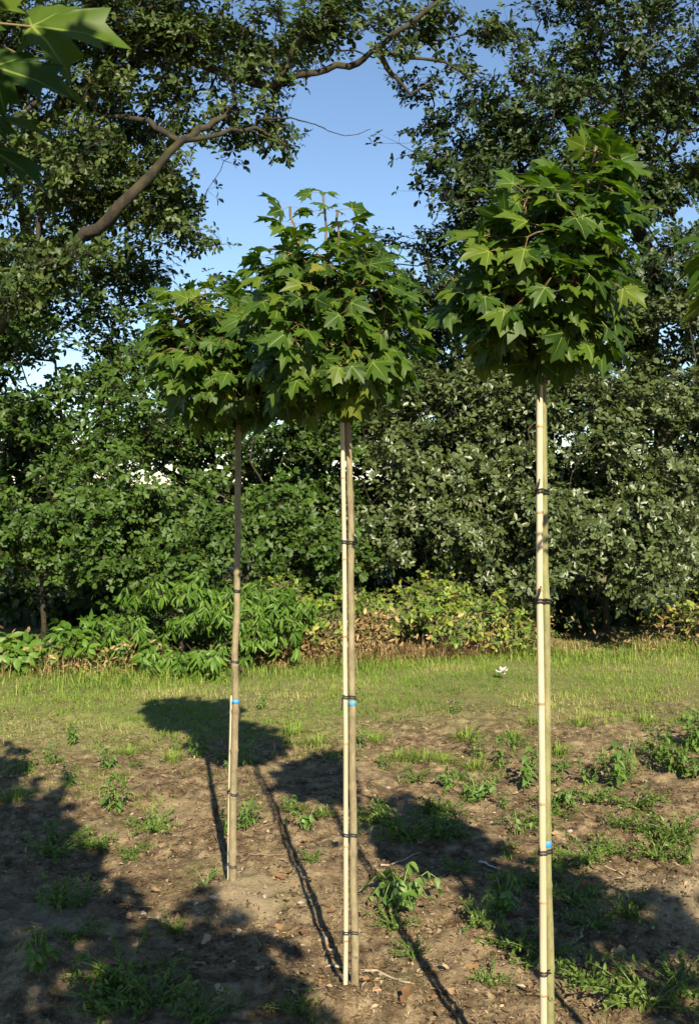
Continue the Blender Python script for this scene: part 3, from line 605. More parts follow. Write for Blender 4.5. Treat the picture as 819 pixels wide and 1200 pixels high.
# dry stalks at the hedge foot
n = 9000
px_ = rng.uniform(-60, 880, n); yy = foot(px_)+0.15+np.abs(rng.normal(0, 0.28, n))-0.06
dm = 0.35+0.65*np.clip((vn(px_/45, yy*2, 31)-0.3)*3, 0, 1); dm = np.where((px_ > 325) & (px_ < 640), 1.0, dm*0.35)
keep = rng.random(n) < dm; px_, yy = px_[keep], yy[keep]; n = len(px_)
x = (px_-CX)/F*yy; pos = np.column_stack([x, yy, gz(x, yy)-0.01])
V, T, rr = blades(pos, rng.uniform(0.04, 0.34, n)*(0.2+1.0*vn(x*1.5, yy*1.5, 32)), rng.uniform(0.003, 0.009, n), 2.8, rng, rng.random(n))
tag(link('dry_grass', mesh_np('dry_grass', V, T, M['dry'], np.zeros((len(V), 2)), rr)), 'dry brown stalks and dead bracken along the hedge foot', 'dry grass', kind='stuff')
n = 16000
px_ = rng.uniform(-60, 880, n); yy = foot(px_)+0.12+np.abs(rng.normal(0, 0.22, n)); x = (px_-CX)/F*yy
hh = 0.36*rng.random(n)**1.2*(0.35+1.2*vn(x*2.1, yy*2.1, 33))
keep = rng.random(n) < np.where((px_ > 325) & (px_ < 650), 1.0, 0.18)*np.clip((vn(x*1.7, yy*1.7, 34)-0.2)*2.2, 0.1, 1)
x, yy, hh = x[keep], yy[keep], hh[keep]; n = len(x)
V, T, U, R_ = scatter(LEAFLET, np.column_stack([x, yy, gz(x, yy)+hh]), frames(rng.normal(0, 1, (n, 3)), rng.normal(0, 1, (n, 3))+np.array(SUND)*.6), rng.uniform(.03, .085, n), rng, rng.random(n)**1.3*0.9, wid=rng.uniform(.4, 1.1, n))
tag(link('dead_bracken', mesh_np('dead_bracken', V, T, M['dry'], U, R_)), 'brown withered bracken fronds tangled under the brambles', 'bracken', kind='stuff')
# tall green fringe grass
n = 5000
px_ = rng.uniform(-60, 880, n); yy = foot(px_)+rng.normal(0, 0.22, n); x = (px_-CX)/F*yy
pos = np.column_stack([x, yy, gz(x, yy)-0.01])
V, T, rr = blades(pos, rng.uniform(0.04, 0.24, n)*(.3+vn(x*1.8, yy*1.8, 36)), rng.uniform(0.004, 0.007, n), 2.0, rng, rng.random(n)*0.95)
tag(link('tall_grass', mesh_np('tall_grass', V, T, M['grass'], np.zeros((len(V), 2)), rr)), 'uncut tall grass fringe in front of the brambles', 'grass', kind='stuff')
# litter flakes
n = 42000
y = 2.6+5.6*rng.random(n)**1.3; x = rng.uniform(-0.42, 0.42, n)*y
keep = vn(x*2.2, y*2.2, 41)+0.5*vn(x*7, y*7, 42) > 0.55; x, y = x[keep], y[keep]; n = len(x)
nv = nrm(np.array([0, 0, 1.0])+rng.normal(0, 0.35, (n, 3))); tv = nrm(rng.normal(0, 1, (n, 3))*np.array([1, 1, 0.25]))
V, T, U, R_ = scatter(LEAFLET, np.column_stack([x, y, gz(x, y)+0.005]), frames(tv, nv), rng.uniform(0.007, 0.028, n)*(0.7+0.6*rng.random(n)), rng, wid=rng.uniform(0.4, 1.2, n))
tag(link('leaf_litter', mesh_np('leaf_litter', V, T, M['dead_in'], U, R_)), 'small brown leaf litter and chips strewn on the soil', 'litter', kind='stuff')
n = 9000
y = 2.6+5*rng.random(n)**1.3; x = rng.uniform(-0.42, 0.42, n)*y
ico = np.array([(1, 0, -.2), (-.8, .5, -.2), (-.7, -.6, -.2), (.2, .1, .8), (.3, .8, 0), (.3, -.8, 0)]); icot = np.array([(0, 4, 3), (4, 1, 3), (1, 2, 3), (2, 5, 3), (5, 0, 3)])
az = rng.random(n)*6.28; tv = np.column_stack([np.cos(az), np.sin(az), 0*az]); nv = np.tile([[0, 0, 1.0]], (n, 1))+rng.normal(0, .2, (n, 3))
V, T, U, R_ = scatter((ico, icot, ico[:, :2]), np.column_stack([x, y, gz(x, y)]), frames(tv, nv), np.clip(0.003+0.005*rng.exponential(1, n), 0, 0.026), rng)
tag(link('soil_crumbs', mesh_np('soil_crumbs', V, T, m, smooth=False)), 'loose crumbs of brown soil on the bare ground', 'soil', kind='stuff')

# ------------------------------------------------------------------ staked maples
rngm = np.random.default_rng(77)
MT = [maple_tpl(rngm) for _ in range(7)]
MME = [mesh_np('maple_leaf', v, t, [M['maple'], M['petiole']], uv=u, mi=mi_) for v, t, u, mi_ in MT]

def maple(label, group, stem, rad, lobes, shoots, nn, seed, bark='stem', parts=True, size=(0.075, 0.125), tape=None, knot=None, extra_leaf=()):
    """stem: polyline of points base to top; lobes: crown ellipsoids; shoots: upright leader shoots (tip points)"""
    rng = np.random.default_rng(seed)
    stem = np.array(stem, float); base = stem[0].copy()
    root = empty('maple_tree', tuple(base)); tag(root, label, 'tree', group)
    # stem with swollen nodes
    seglen = np.concatenate([[0], np.cumsum(np.linalg.norm(np.diff(stem, axis=0), axis=1))]); Lt = seglen[-1]
    s = [0.0]; nodes = np.arange(0.16, Lt-0.05, 0.19)+rng.normal(0, 0.02, len(np.arange(0.16, Lt-0.05, 0.19)))
    ss = np.sort(np.concatenate([np.linspace(0, Lt, 40), nodes-0.012, nodes, nodes+0.012])); ss = np.clip(ss, 0, Lt)
    pts = np.column_stack([np.interp(ss, seglen, stem[:, i]) for i in range(3)])
    r = np.interp(ss, [0, 0.05, Lt*0.5, Lt], [rad*1.18, rad*1.05, rad*0.93, rad*0.80])
    for q in nodes: r *= 1+0.20*np.exp(-((ss-q)/0.009)**2)
    pts[:, :2] += np.column_stack([vn(ss*5, ss*0+seed, 1)-0.5, vn(ss*5, ss*0+seed, 2)-0.5])*0.006
    vt, tt = tube(pts-base, r, 12)
    trunk = link('trunk', mesh_np('trunk', vt, tt, M[bark]), root)
    if knot is not None:       # pruned side-branch scar
        kz, az = knot; i = int(np.argmin(np.abs(pts[:, 2]-kz))); d = np.array([math.cos(az), math.sin(az), 0.15])
        kv, kt = tube([pts[i]-base+d*r[i]*0.3, pts[i]-base+d*r[i]*1.12, pts[i]-base+d*r[i]*1.32, pts[i]-base+d*r[i]*1.2], [rad*0.85, rad*0.72, rad*0.45, rad*0.12], 10)
        link('branch_scar', mesh_np('branch_scar', kv, kt, M[bark]), trunk)
    if tape is not None:
        i = int(np.argmin(np.abs(pts[:, 2]-tape))); ri = np.interp(ss[i], ss, r)
        zz = np.array([-0.0075, -0.007, 0.007, 0.0075]); c0 = np.column_stack([np.interp(pts[i, 2]+zz, pts[:, 2], pts[:, k]) for k in range(3)])-base
        bv, bt = tube(c0, [ri*1.02, ri*1.10, ri*1.10, ri*1.02], 14)
        link('marker_band', mesh_np('marker_band', bv, bt, M['blue']), root)
    top = stem[-1]
    # shoots
    cand = lobe_points(lobes, nn*4, rng, gap=0.0, shell=0.42); sel = []
    for p in cand:
        if len(sel) >= nn: break
        if all(np.linalg.norm(p-q) > 0.041 for q in sel): sel.append(p)
    ptsn = np.array(sel)
    seeds = [top-np.array([0, 0, 0.05]), top]; sp = [-1, 0]; shoot_nodes = []
    for tip in shoots:
        tip = np.array(tip); j = 1; st = top+np.array([(tip[0]-top[0])*0.5, (tip[1]-top[1])*0.5, (tip[2]-top[2])*0.35])
        for t in np.linspace(0, 1, 8):
            seeds.append(st*(1-t)+tip*t); sp.append(j); j = len(seeds)-1
            if t > 0.80: shoot_nodes.append((seeds[-1], t))
    pos, par, n0 = skeleton(seeds, sp, ptsn, top, 0.35)
    rd = pipe(par, 0.0022, 2.5); rd = np.minimum(rd, rad*0.55); rd[:n0] = np.maximum(rd[:n0], 0.0042)
    e = [i for i in range(len(pos)) if par[i] >= 0]
    A = pos[[par[i] for i in e]]; B = pos[e]
    L = np.linalg.norm(B-A, axis=1, keepdims=True); mid = (A+B)/2+rng.normal(0, .07, A.shape)*L+np.array([0, 0, -0.06])*L
    ra, rb = np.minimum(rd[[par[i] for i in e]], rd[e]*1.3), rd[e]
    bv, bt = join([segs(A, mid, ra, (ra+rb)/2, 5), segs(mid, B, (ra+rb)/2, rb, 5)])
    br = link('branches', mesh_np('branches', bv-base, bt, M['shoot']), root)
    # leaves
    ctr = np.mean([l[0] for l in lobes], axis=0)-np.array([0, 0, 0.08])
    lp, lt, ln, ls = [], [], [], []
    for p in list(ptsn)+[q for q, _ in shoot_nodes]:
        k = rng.integers(2, 4)
        o0 = nrm((p-ctr)[None])[0]; az0 = rng.random()*6.28
        for q in range(k):
            az = az0+q*2*np.pi/k+rng.normal(0, .3)
            d = nrm((o0*0.9+np.array([math.cos(az), math.sin(az), 0.1])*0.9+rng.normal(0, .2, 3))[None])[0]
            sz = rng.uniform(*size)*(1.0 if rng.random() > 0.25 else 0.7)
            pet = 0.75*sz
            hor = d.copy(); t = nrm((d*0.9+np.array([0, 0, -0.30-0.65*rng.random()]))[None])[0]
            nv = np.array([0, 0, 0.38])+0.45*o0+0.50*np.array(SUND)+rng.normal(0, .42, 3)
            lp.append(p+t*pet*0.98); lt.append(t); ln.append(nv); ls.append(sz)
    nx_ = len(lp)
    for q in extra_leaf: lp.append(np.array(q[0])); lt.append(np.array(q[1])); ln.append(np.array(q[2])); ls.append(q[3])
    lp, lt, ln, ls = map(np.array, (lp, lt, ln, ls)); R = frames(lt, ln); n = len(lp)
    tid = rng.integers(0, len(MT), n)
    if parts:
        vis = -(lp[:, 1])+0.5*np.linalg.norm((lp-ctr)*np.array([1, 0, 1]), axis=1)+rng.random(n)*0.08
        vis[nx_:] += 5
        order = np.argsort(-vis); out_i = order[:295]; in_i = order[295:]
        for q in out_i:
            o = link('leaf', MME[tid[q]], root)
            Mx = Matrix([list(R[q][r_])+[0] for r_ in range(3)]+[[0, 0, 0, 1]])
            o.matrix_local = Matrix.Translation(Vector(lp[q]-base)) @ Mx @ Matrix.Scale(ls[q], 4)
    else: in_i = np.arange(n)
    if len(in_i):
        Vs, Ts, Us, Rs, Ms, o = [], [], [], [], [], 0
        for k in range(len(MT)):
            mk = in_i[tid[in_i] == k]
            if not len(mk): continue
            a, b_, u, r_ = scatter(MT[k], lp[mk], R[mk], ls[mk], rng, rng.random(len(mk))*0.95)
            Vs.append(a); Ts.append(b_+o); Us.append(u); Rs.append(r_); Ms.append(np.tile(MT[k][3], len(mk))); o += len(a)
        cr = link('inner_leaves' if parts else 'crown', mesh_np('inner_leaves', np.concatenate(Vs)-base, np.concatenate(Ts), [M['maple_in'], M['petiole']], np.concatenate(Us), np.concatenate(Rs), np.concatenate(Ms)), root)
        cr['kind'] = 'stuff'
    return root

def cane(label, pts, rad, tie_z, trunk_fn, rings, trad, seed):
    rng = np.random.default_rng(seed); pts = np.array(pts, float); base = pts[0].copy()
    root = empty('bamboo_cane', tuple(base)); tag(root, label, 'cane', 'bamboo canes tied to the maple stems')
    zs = np.sort(np.concatenate([np.linspace(pts[0, 2], pts[-1, 2], 24)]+[np.array([q-.006, q, q+.006]) for q in rings]))
    zs = zs[(zs >= pts[0, 2]) & (zs <= pts[-1, 2])]
    c = np.column_stack([np.interp(zs, pts[:, 2], pts[:, 0]), np.interp(zs, pts[:, 2], pts[:, 1]), zs])
    r = np.interp(zs, [zs[0], zs[-1]], [rad, rad*0.88])
    for q in rings: r = r*(1+0.10*np.exp(-((zs-q)/0.004)**2))
    v, t = tube(c-base, r, 12); link('pole', mesh_np('pole', v, t, M['cane']), root)
    for q in rings:
        i = int(np.argmin(np.abs(zs-q))); cc = c[i]-base
        v, t = tube([cc+(0, 0, -.0035), cc+(0, 0, -.0015), cc+(0, 0, .0015), cc+(0, 0, .0035)], [r[i]*.98, r[i]*1.05, r[i]*1.05, r[i]*.98], 12, cap=False)
        link('node_ring', mesh_np('node_ring', v, t, M['canering']), root)
    for z in tie_z:
        cc = np.array([np.interp(z, pts[:, 2], pts[:, 0]), np.interp(z, pts[:, 2], pts[:, 1]), z]); tc = trunk_fn(z)
        d = tc-cc; d[2] = 0; L = np.linalg.norm(d); d /= L; u = np.array([-d[1], d[0], 0]); tr = trad*1.02; rc = rad*1.02; P_ = []
        for a in np.linspace(np.pi/2, 3*np.pi/2, 9): P_.append(cc+rc*1.12*(math.cos(a)*d+math.sin(a)*u))
        P_.append((cc+tc)/2-u*min(rc, tr)*0.75+(0, 0, .002))
        for a in np.linspace(-np.pi/2, np.pi/2, 9): P_.append(tc+tr*1.12*(math.cos(a)*d+math.sin(a)*u))
        P_.append((cc+tc)/2+u*min(rc, tr)*0.75+(0, 0, -.002))
        P_.append(P_[0])
        P_ = np.array(P_); P_[:, 2] = z+0.004*np.sin(np.linspace(0, 6.28, len(P_)))+rng.normal(0, .0008, len(P_))
        a = tube(P_-base, 0.0026, 6, cap=False); P2 = P_.copy(); P2[:, 2] += 0.007
        parts_ = [a, tube(P2-base, 0.0022, 6, cap=False)]
        f = cc+np.array([-rc*1.2, -rc*0.9, 0.004]); tl = np.array([rng.normal(0, .012)-0.004, -0.012, rng.choice([-1, 1])*rng.uniform(.02, .042)])
        parts_.append(tube([f-base, f+tl*0.5+(0.002, 0, 0)-base, f+tl-base], [.003, .0026, .002], 6))
        v, t = join(parts_); link('rubber_tie', mesh_np('rubber_tie', v, t, M['rubber']), root)
    return root

def stem_from_px(pxs, Y):
    return [P(a, b, Y) for a, b in pxs]
def fn(stem):
    s = np.array(stem); return lambda z: np.array([np.interp(z, s[:, 2], s[:, 0]), np.interp(z, s[:, 2], s[:, 1]), z])
def hz(py, Y): return HC-(py-YH)/F*Y
ML = 'young maple standards in the nursery rows'

# middle maple
Y2 = 3.30
b2 = P(415, 1165, Y2); b2[2] = gz1(b2[0], b2[1])-0.06
st2 = [b2]+stem_from_px([(415.2, 1110), (414, 980), (413, 850), (411.7, 790), (411.5, 640), (409, 570), (407.2, 510), (404, 455)], Y2)
maple('maple standard with the tallest lobed crown and upright leader shoots, middle stem of three', ML, st2, 0.0125,
      [LB(385, 370, Y2, 84, 84, 0.27), LB(402, 345, Y2, 72, 60, 0.24), LB(385, 420, Y2, 78, 48, 0.24), LB(445, 385, Y2, 36, 46, 0.15), LB(345, 315, Y2, 36, 26, 0.12), LB(430, 305, Y2, 26, 24, 0.12)],
      [P(340, 242, Y2-.05), P(379, 226, Y2), P(396, 246, Y2-.1), P(418, 262, Y2+.05)], 340, 201, tape=hz(826, Y2), knot=(hz(1121, Y2), -1.3), size=(0.042, 0.086))
cb = P(404.5, 1163, Y2-.012); cb[2] = gz1(cb[0], cb[1])-0.08
c2 = [cb]+stem_from_px([(405.2, 1100), (405, 850), (404.3, 800), (403.4, 640), (401.1, 500), (400.6, 465)], Y2-.012)
cane('pale bamboo cane tied along the middle maple stem', c2, 0.0082, [hz(q, Y2) for q in (637, 818, 979, 1093)], fn(st2), [hz(q, Y2) for q in (560, 655, 745, 870, 990, 1100)], 0.0118, 1)

# nearest maple
Y3 = 2.47
b3 = P(645, 1368, Y3); b3[2] = gz1(b3[0], b3[1])-0.06
st3 = [b3]+stem_from_px([(644, 1250), (643, 1180), (641.5, 1000), (640, 860), (639, 740), (638.5, 640), (636.5, 560), (635, 470), (634, 400)], Y3)
maple('maple standard with a broad crown of large leaves against the dark oak', ML, st3, 0.0112,
      [LB(628, 335, Y3, 78, 70, 0.21), LB(650, 275, Y3, 66, 64, 0.19), LB(695, 210, Y3, 34, 36, 0.12), LB(590, 350, Y3, 44, 48, 0.16), LB(658, 372, Y3, 40, 32, 0.16), LB(575, 275, Y3, 20, 16, 0.08)],
      [P(702, 152, Y3), P(684, 172, Y3+.08), P(722, 178, Y3+.03)], 330, 203, bark='stem_green', tape=hz(984, Y3), knot=(hz(1176, Y3), -1.4), size=(0.045, 0.087))
cb = P(637, 1366, Y3-.022); cb[2] = gz1(cb[0], cb[1])-0.08
c3 = [cb]+stem_from_px([(636.5, 1190), (635.5, 1000), (634.2, 850), (632, 700), (632, 480), (631.5, 395)], Y3-.022)
cane('pale ringed bamboo cane in front of the nearest maple stem', c3, 0.0092, [hz(q, Y3) for q in (448, 578, 706, 998, 1138)], fn(st3), [hz(q, Y3) for q in (500, 600, 690, 822, 938, 1052, 1160)], 0.0108, 2)

# farthest maple
Y1 = 4.13
b1 = P(272, 1046, Y1); b1[2] = gz1(b1[0], b1[1])-0.04
st1 = [b1]+stem_from_px([(272.5, 1000), (274, 930), (276, 820), (275.5, 770), (277.5, 720), (277.5, 650), (279.5, 600), (279, 520), (282, 470)], Y1)
maple('maple standard with a low dense crown, farthest of the three stems', ML, st1, 0.0150,
      [LB(255, 415, Y1, 68, 62, 0.28), LB(295, 405, Y1, 70, 60, 0.26), LB(232, 372, Y1, 44, 32, 0.2), LB(268, 450, Y1, 62, 36, 0.24), LB(208, 395, Y1, 20, 22, 0.12)],
      [P(238, 335, Y1), P(275, 340, Y1+.1)], 330, 205, tape=hz(820, Y1), size=(0.048, 0.092))
cb = P(268, 1044, Y1+.012); cb[2] = gz1(cb[0], cb[1])-0.06
c1 = [cb]+stem_from_px([(268.8, 930), (271.5, 815)], Y1+.012)
cane('short bamboo cane half hidden behind the farthest maple stem', c1, 0.0065, [hz(q, Y1) for q in (931, 1015)], fn(st1), [hz(q, Y1) for q in (880, 980)], 0.0150, 3)
# tie rings higher up the farthest stem
f1 = fn(st1)
for q in (693, 776):
    z = hz(q, Y1); c = f1(z); a = np.linspace(0, 2*np.pi, 15)
    ring = c+np.column_stack([np.cos(a)*0.0152, np.sin(a)*0.0152, 0.002*np.sin(a*2)])
    v, t = join([tube(ring-b1, 0.0035, 6, cap=False), tube(ring+(0, 0, .006)-b1, 0.003, 6, cap=False)])
    link('rubber_tie', mesh_np('rubber_tie', v, t, M['rubber']), [o for o in COL.objects if o.name == 'maple_tree.002'][0])

# the rows go on beside and behind the viewpoint; their crowns throw the shadows on the soil
def row_maple(label, x, y, z0, z1, r, seed, nn=100, parts=False, dx=0.0, extra=()):
    st = [np.array([x, y, gz1(x, y)-.05]), np.array([x+.01, y, 1.0]), np.array([x+dx, y, z0+0.12])]
    c = np.array([x+dx, y, (z0+z1)/2])
    return maple(label, ML, st, 0.017, [(c, (r, r, (z1-z0)/2-0.04)), (c-np.array([0, 0, 0.1]), (r*1.05, r*1.05, (z1-z0)/2-.16))], [c+np.array([.05, 0, (z1-z0)/2])], nn, seed, parts=parts, size=(.07, .11), extra_leaf=extra)
row_maple('maple standard at the right edge with only leaf tips showing', 1.03, 1.62, 1.92, 2.55, 0.20, 301, 120, parts=True,
          extra=[(P(832, 282, 1.62), (-.9, .1, .1), (.3, -.5, .8), .055), (P(838, 300, 1.7), (-.9, .3, -.4), (-.3, .5, .8), .07), (P(840, 325, 1.75), (-.8, .2, -.6), (-.6, .4, .6), .07), (P(842, 345, 1.75), (-.8, .2, -.4), (-.5, .5, .6), .075), (P(845, 310, 1.8), (-.8, .1, -.5), (-.2, .6, .6), .08)])
row_maple('maple standard whose large leaves hang into the top left corner', -0.76, 1.0, 2.16, 2.75, 0.27, 302, 120, parts=True,
          extra=[(P(38, 31, 1.05), (1, .1, .02), (.05, -.75, .62), .100), (P(-8, 78, 1.0), (.95, -.05, -.22), (.05, -.8, .6), .080), (P(45, 80, 1.12), (.85, .3, -.45), (.3, -.2, .9), .07),
                 (P(-14, 138, 1.05), (.9, .1, 0), (0, -.5, .8), .06), (P(-15, 172, 1.02), (.8, .1, -.4), (.2, -.5, .8), .07), (P(-20, 10, 1.1), (.6, .3, .5), (-.2, -.7, .6), .06)])
for k, (x, y, z0, z1, r) in enumerate([(1.48, 0.81, 1.9, 2.6, .27), (1.97, -0.02, 1.9, 2.65, .28), (2.45, -0.85, 1.9, 2.7, .28),
                                       (-1.10, 1.83, 1.9, 2.6, .31), (-1.60, 2.66, 1.9, 2.6, .31), (-0.22, 0.06, 2.10, 2.80, .31), (-0.54, 0.44, 2.14, 2.80, .29), (0.25, -0.08, 2.12, 2.80, .30), (0.42, -0.72, 2.1, 3.0, .3), (0.85, -1.45, 2.2, 3.0, .3)]):
    row_maple('neighbouring maple standard out of view, only its crown shadow falls on the soil', x, y, z0, z1, r, 310+k)

# ------------------------------------------------------------------ weeds
rw = np.random.default_rng(9)
WL = mesh_np('weed_leaf', OVATE[0], OVATE[1], M['weed'], uv=OVATE[2])
def leaf_obj(name, me, parent, p, t, nv, s, w=1.0):
    R = frames(np.array([t], float), np.array([nv], float))[0]
    o = link(name, me, parent)
    o.matrix_local = Matrix.Translation(Vector(p)) @ Matrix([list(R[r])+[0] for r in range(3)]+[[0, 0, 0, 1]]) @ Matrix.Diagonal((s*w, s, s, 1))
    return o
def weed_broad(seed, h=0.13, spread=0.12, nst=6, lsize=0.045, droop=0.75):
    rng = np.random.default_rng(seed); root = empty('broad_leaved_weed'); prt = []; lv = []
    for k in range(nst):
        az = k*2*np.pi/nst+rng.normal(0, .4); d = np.array([math.cos(az), math.sin(az), 0]); hh = h*rng.uniform(.6, 1.1); sp = spread*rng.uniform(.5, 1.1)
        pts = [np.array([0, 0, -.03])+d*0.004, d*sp*.25+(0, 0, hh*.6), d*sp*.6+(0, 0, hh), d*sp+(0, 0, hh*(1-.45*droop))]
        t = np.linspace(0, 1, 8); pp = np.array([[np.interp(q, [0, .35, .7, 1], [p[i] for p in pts]) for i in range(3)] for q in t])
        prt.append(tube(pp, np.linspace(.0035, .0014, 8), 5))
        for q in range(2, 8):
            for s_ in (1, -1):
                if rng.random() < .25: continue
                sd = np.array([-d[1], d[0], 0])*s_
                tv = d*.5+sd*.8+np.array([0, 0, -.9*droop+.25])+rng.normal(0, .4, 3)
                lv.append((pp[q], tv, np.array([0, 0, .8])+0.5*d+np.array(SUND)*.4+rng.normal(0, .3, 3), lsize*rng.uniform(.55, 1.15)*(1.1-.06*q)))
    v, t = join(prt); link('stem', mesh_np('stem', v, t, M['weedstem']), root)
    for p, tv, nv, s in lv: leaf_obj('leaf', WL, root, p, tv, nv, s, rng.uniform(.8, 1.2))
    return root
def weed_upright(seed, h=0.2, nst=5, lsize=0.05):
    rng = np.random.default_rng(seed); root = empty('upright_weed'); prt = []; lv = []
    for k in range(nst):
        az = rng.random()*6.28; d = np.array([math.cos(az), math.sin(az), 0]); hh = h*rng.uniform(.55, 1.05)
        b0 = d*0.03*rng.random(); tp = b0+d*hh*rng.uniform(.1, .5)+(0, 0, hh)
        pp = np.array([b0*(1-q)+tp*q+d*0.02*math.sin(q*3) for q in np.linspace(0, 1, 7)]); pp[0, 2] -= .03
        prt.append(tube(pp, np.linspace(.003, .0012, 7), 5))
        for q in range(1, 7):
            a0 = q*1.57+rng.normal(0, .3)
            for s_ in (0, math.pi):
                tv = np.array([math.cos(a0+s_), math.sin(a0+s_), -.15+.25*rng.normal()])
                lv.append((pp[q], tv, np.array([0, 0, 1.])+np.array(SUND)*.4+rng.normal(0, .25, 3), lsize*rng.uniform(.6, 1.1)))
    v, t = join(prt); link('stem', mesh_np('stem', v, t, M['weedstem']), root)
    for p, tv, nv, s in lv: leaf_obj('leaf', WL, root, p, tv, nv, s, rng.uniform(.7, 1.05))
    return root
def weed_creep(seed, rad=0.17, h=0.07, nst=16, ls=0.02):
    rng = np.random.default_rng(seed); root = empty('creeping_weed'); prt = []; ps, ts, ns = [], [], []
    for k in range(nst):
        az = rng.random()*6.28; d = np.array([math.cos(az), math.sin(az), 0]); L = rad*rng.uniform(.4, 1.1); hh = h*rng.uniform(.3, 1.2)
        q = np.linspace(0, 1, 9); side = np.array([-d[1], d[0], 0])*rng.normal(0, .3)
        pp = q[:, None]*d*L+(q**2)[:, None]*side*L+np.column_stack([0*q, 0*q, hh*np.sin(np.minimum(q*1.5, 1.6))]); pp[0, 2] -= .02
        prt.append(tube(pp, np.linspace(.0022, .0008, 9), 4))
        for i in range(1, 9):
            for _ in range(4):
                p = pp[i-1]*(.5)+pp[i]*.5+rng.normal(0, .004, 3); ps.append(p); ts.append(d*.7+rng.normal(0, .7, 3)+(0, 0, .35)); ns.append(np.array([0, 0, .8])+rng.normal(0, .4, 3)+np.array(SUND)*.4)
    v, t = join(prt); link('stem', mesh_np('stem', v, t, M['weedstem']), root)
    ps, ts, ns = map(np.array, (ps, ts, ns)); V, T, U, R_ = scatter(LEAFLET, ps, frames(ts, ns), ls*rng.uniform(.6, 1.3, len(ps)), rng)
    o = link('leaflets', mesh_np('leaflets', V, T, M['weed_in'], U, R_), root); o['kind'] = 'stuff'
    return root
def tuft(seed):
    rng = np.random.default_rng(seed); root = empty('grass_tuft'); n = 110
    a = rng.random(n)*6.28; r = 0.075*rng.random(n)**.8
    V, T, rr = blades(np.column_stack([r*np.cos(a), r*np.sin(a), 0*r-.01]), rng.uniform(.03, .10, n), rng.uniform(.003, .005, n), 3.0, rng, rng.random(n)*.85, a+rng.normal(0, .6, n))
    o = link('blades', mesh_np('blades', V, T, M['grass'], np.zeros((len(V), 2)), rr), root); o['kind'] = 'stuff'
    return root
def copy_tree(o):
    c = o.copy(); COL.objects.link(c)
    for ch in list(o.children):
        d = ch.copy(); COL.objects.link(d); d.parent = c
    return c
LM = [(*G(272, 1046), 'near the farthest maple stem'), (*G(415, 1165), 'near the middle maple stem'), (*G(646, 1300), 'near the nearest maple stem'), (*G(560, 990), 'in and around the crown shadow between the middle and nearest stems'),
      (*G(760, 960), 'on the sunny rough soil below the tall weed clump'), (*G(90, 1010), 'in the broad shadow left of the farthest maple'), (*G(150, 1160), 'deep in the shadow in front of the farthest maple'), (*G(560, 880), 'at the grass edge beyond the nearest maple'),
      (*G(150, 890), 'at the grass edge beyond the farthest maple'), (*G(780, 1130), 'beside the pale soil mound'), (*G(350, 950), 'on sunlit soil between the farthest and middle stems')]
def where(x, y): return min(LM, key=lambda q: (q[0]-x)**2+(q[1]-y)**2)[2]
USED = {}
def put(protos, spots, label, cat, group):
    for i, (px, py, sc) in enumerate(spots):
        pr = protos[i % len(protos)]
        o = pr if pr.name not in USED else copy_tree(pr)
        USED[pr.name] = 1
        x, y = G(px, py); o.location = (x, y, gz1(x, y)); o.rotation_euler = (0, 0, rw.random()*6.28); o.scale = (sc, sc, sc*rw.uniform(.9, 1.15))
        tag(o, label+(' '+where(x, y) if len(spots) > 4 else ''), cat, group)
RS = [(float(rw.uniform(60, 810)), float(rw.uniform(868, 1010))) for _ in range(46)]
wa = [weed_broad(400+k, nst=5+k % 3) for k in range(3)]
wb = [weed_upright(420+k) for k in range(3)]
wc = [weed_creep(440+k) for k in range(4)]
tf = [tuft(460+k) for k in range(2)]
put([weed_broad(480, .13, .17, 15, .058, .85)], [(468, 1064, 1.0)], 'largest wilting broad-leaved weed clump right of the middle maple stem', 'weed', None)
put(wa, [(240, 1046, .62), (360, 976, .85), (590, 1070, 1.1), (606, 976, .8), (560, 935, 1.2), (525, 925, .8), (575, 925, .8), (665, 948, .9), (45, 1150, .9), (95, 1055, .6), (270, 905, .6), (640, 955, .7), (395, 890, .4)],
    'wilting drooping broad-leaved weed', 'weed', 'drooping weeds scattered on the soil')
put(wb, [(134, 950, 1.0), (124, 902, .75), (88, 870, .75), (231, 888, .95), (292, 900, .75), (612, 925, 1.15), (590, 900, .8), (688, 915, .9), (716, 925, 1.2), (648, 920, .9), (735, 905, .8), (305, 830, .6), (560, 890, .7), (535, 836, .6), (450, 905, .5), (30, 905, .7), (60, 890, .6)]+[(a, b, .35+.35*((a*7) % 1)) for a, b in RS[:18]],
    'upright leafy green weed', 'weed', 'upright weeds scattered on the soil')
put([weed_upright(481, .26, 12, .06), weed_upright(482, .24, 11, .06)], [(790, 905, .85), (815, 880, .95), (770, 890, .7), (812, 912, .8)],
    'dense tall weed in the green clump at the right edge of the soil', 'weed', 'tall weeds in the clump at the right edge')
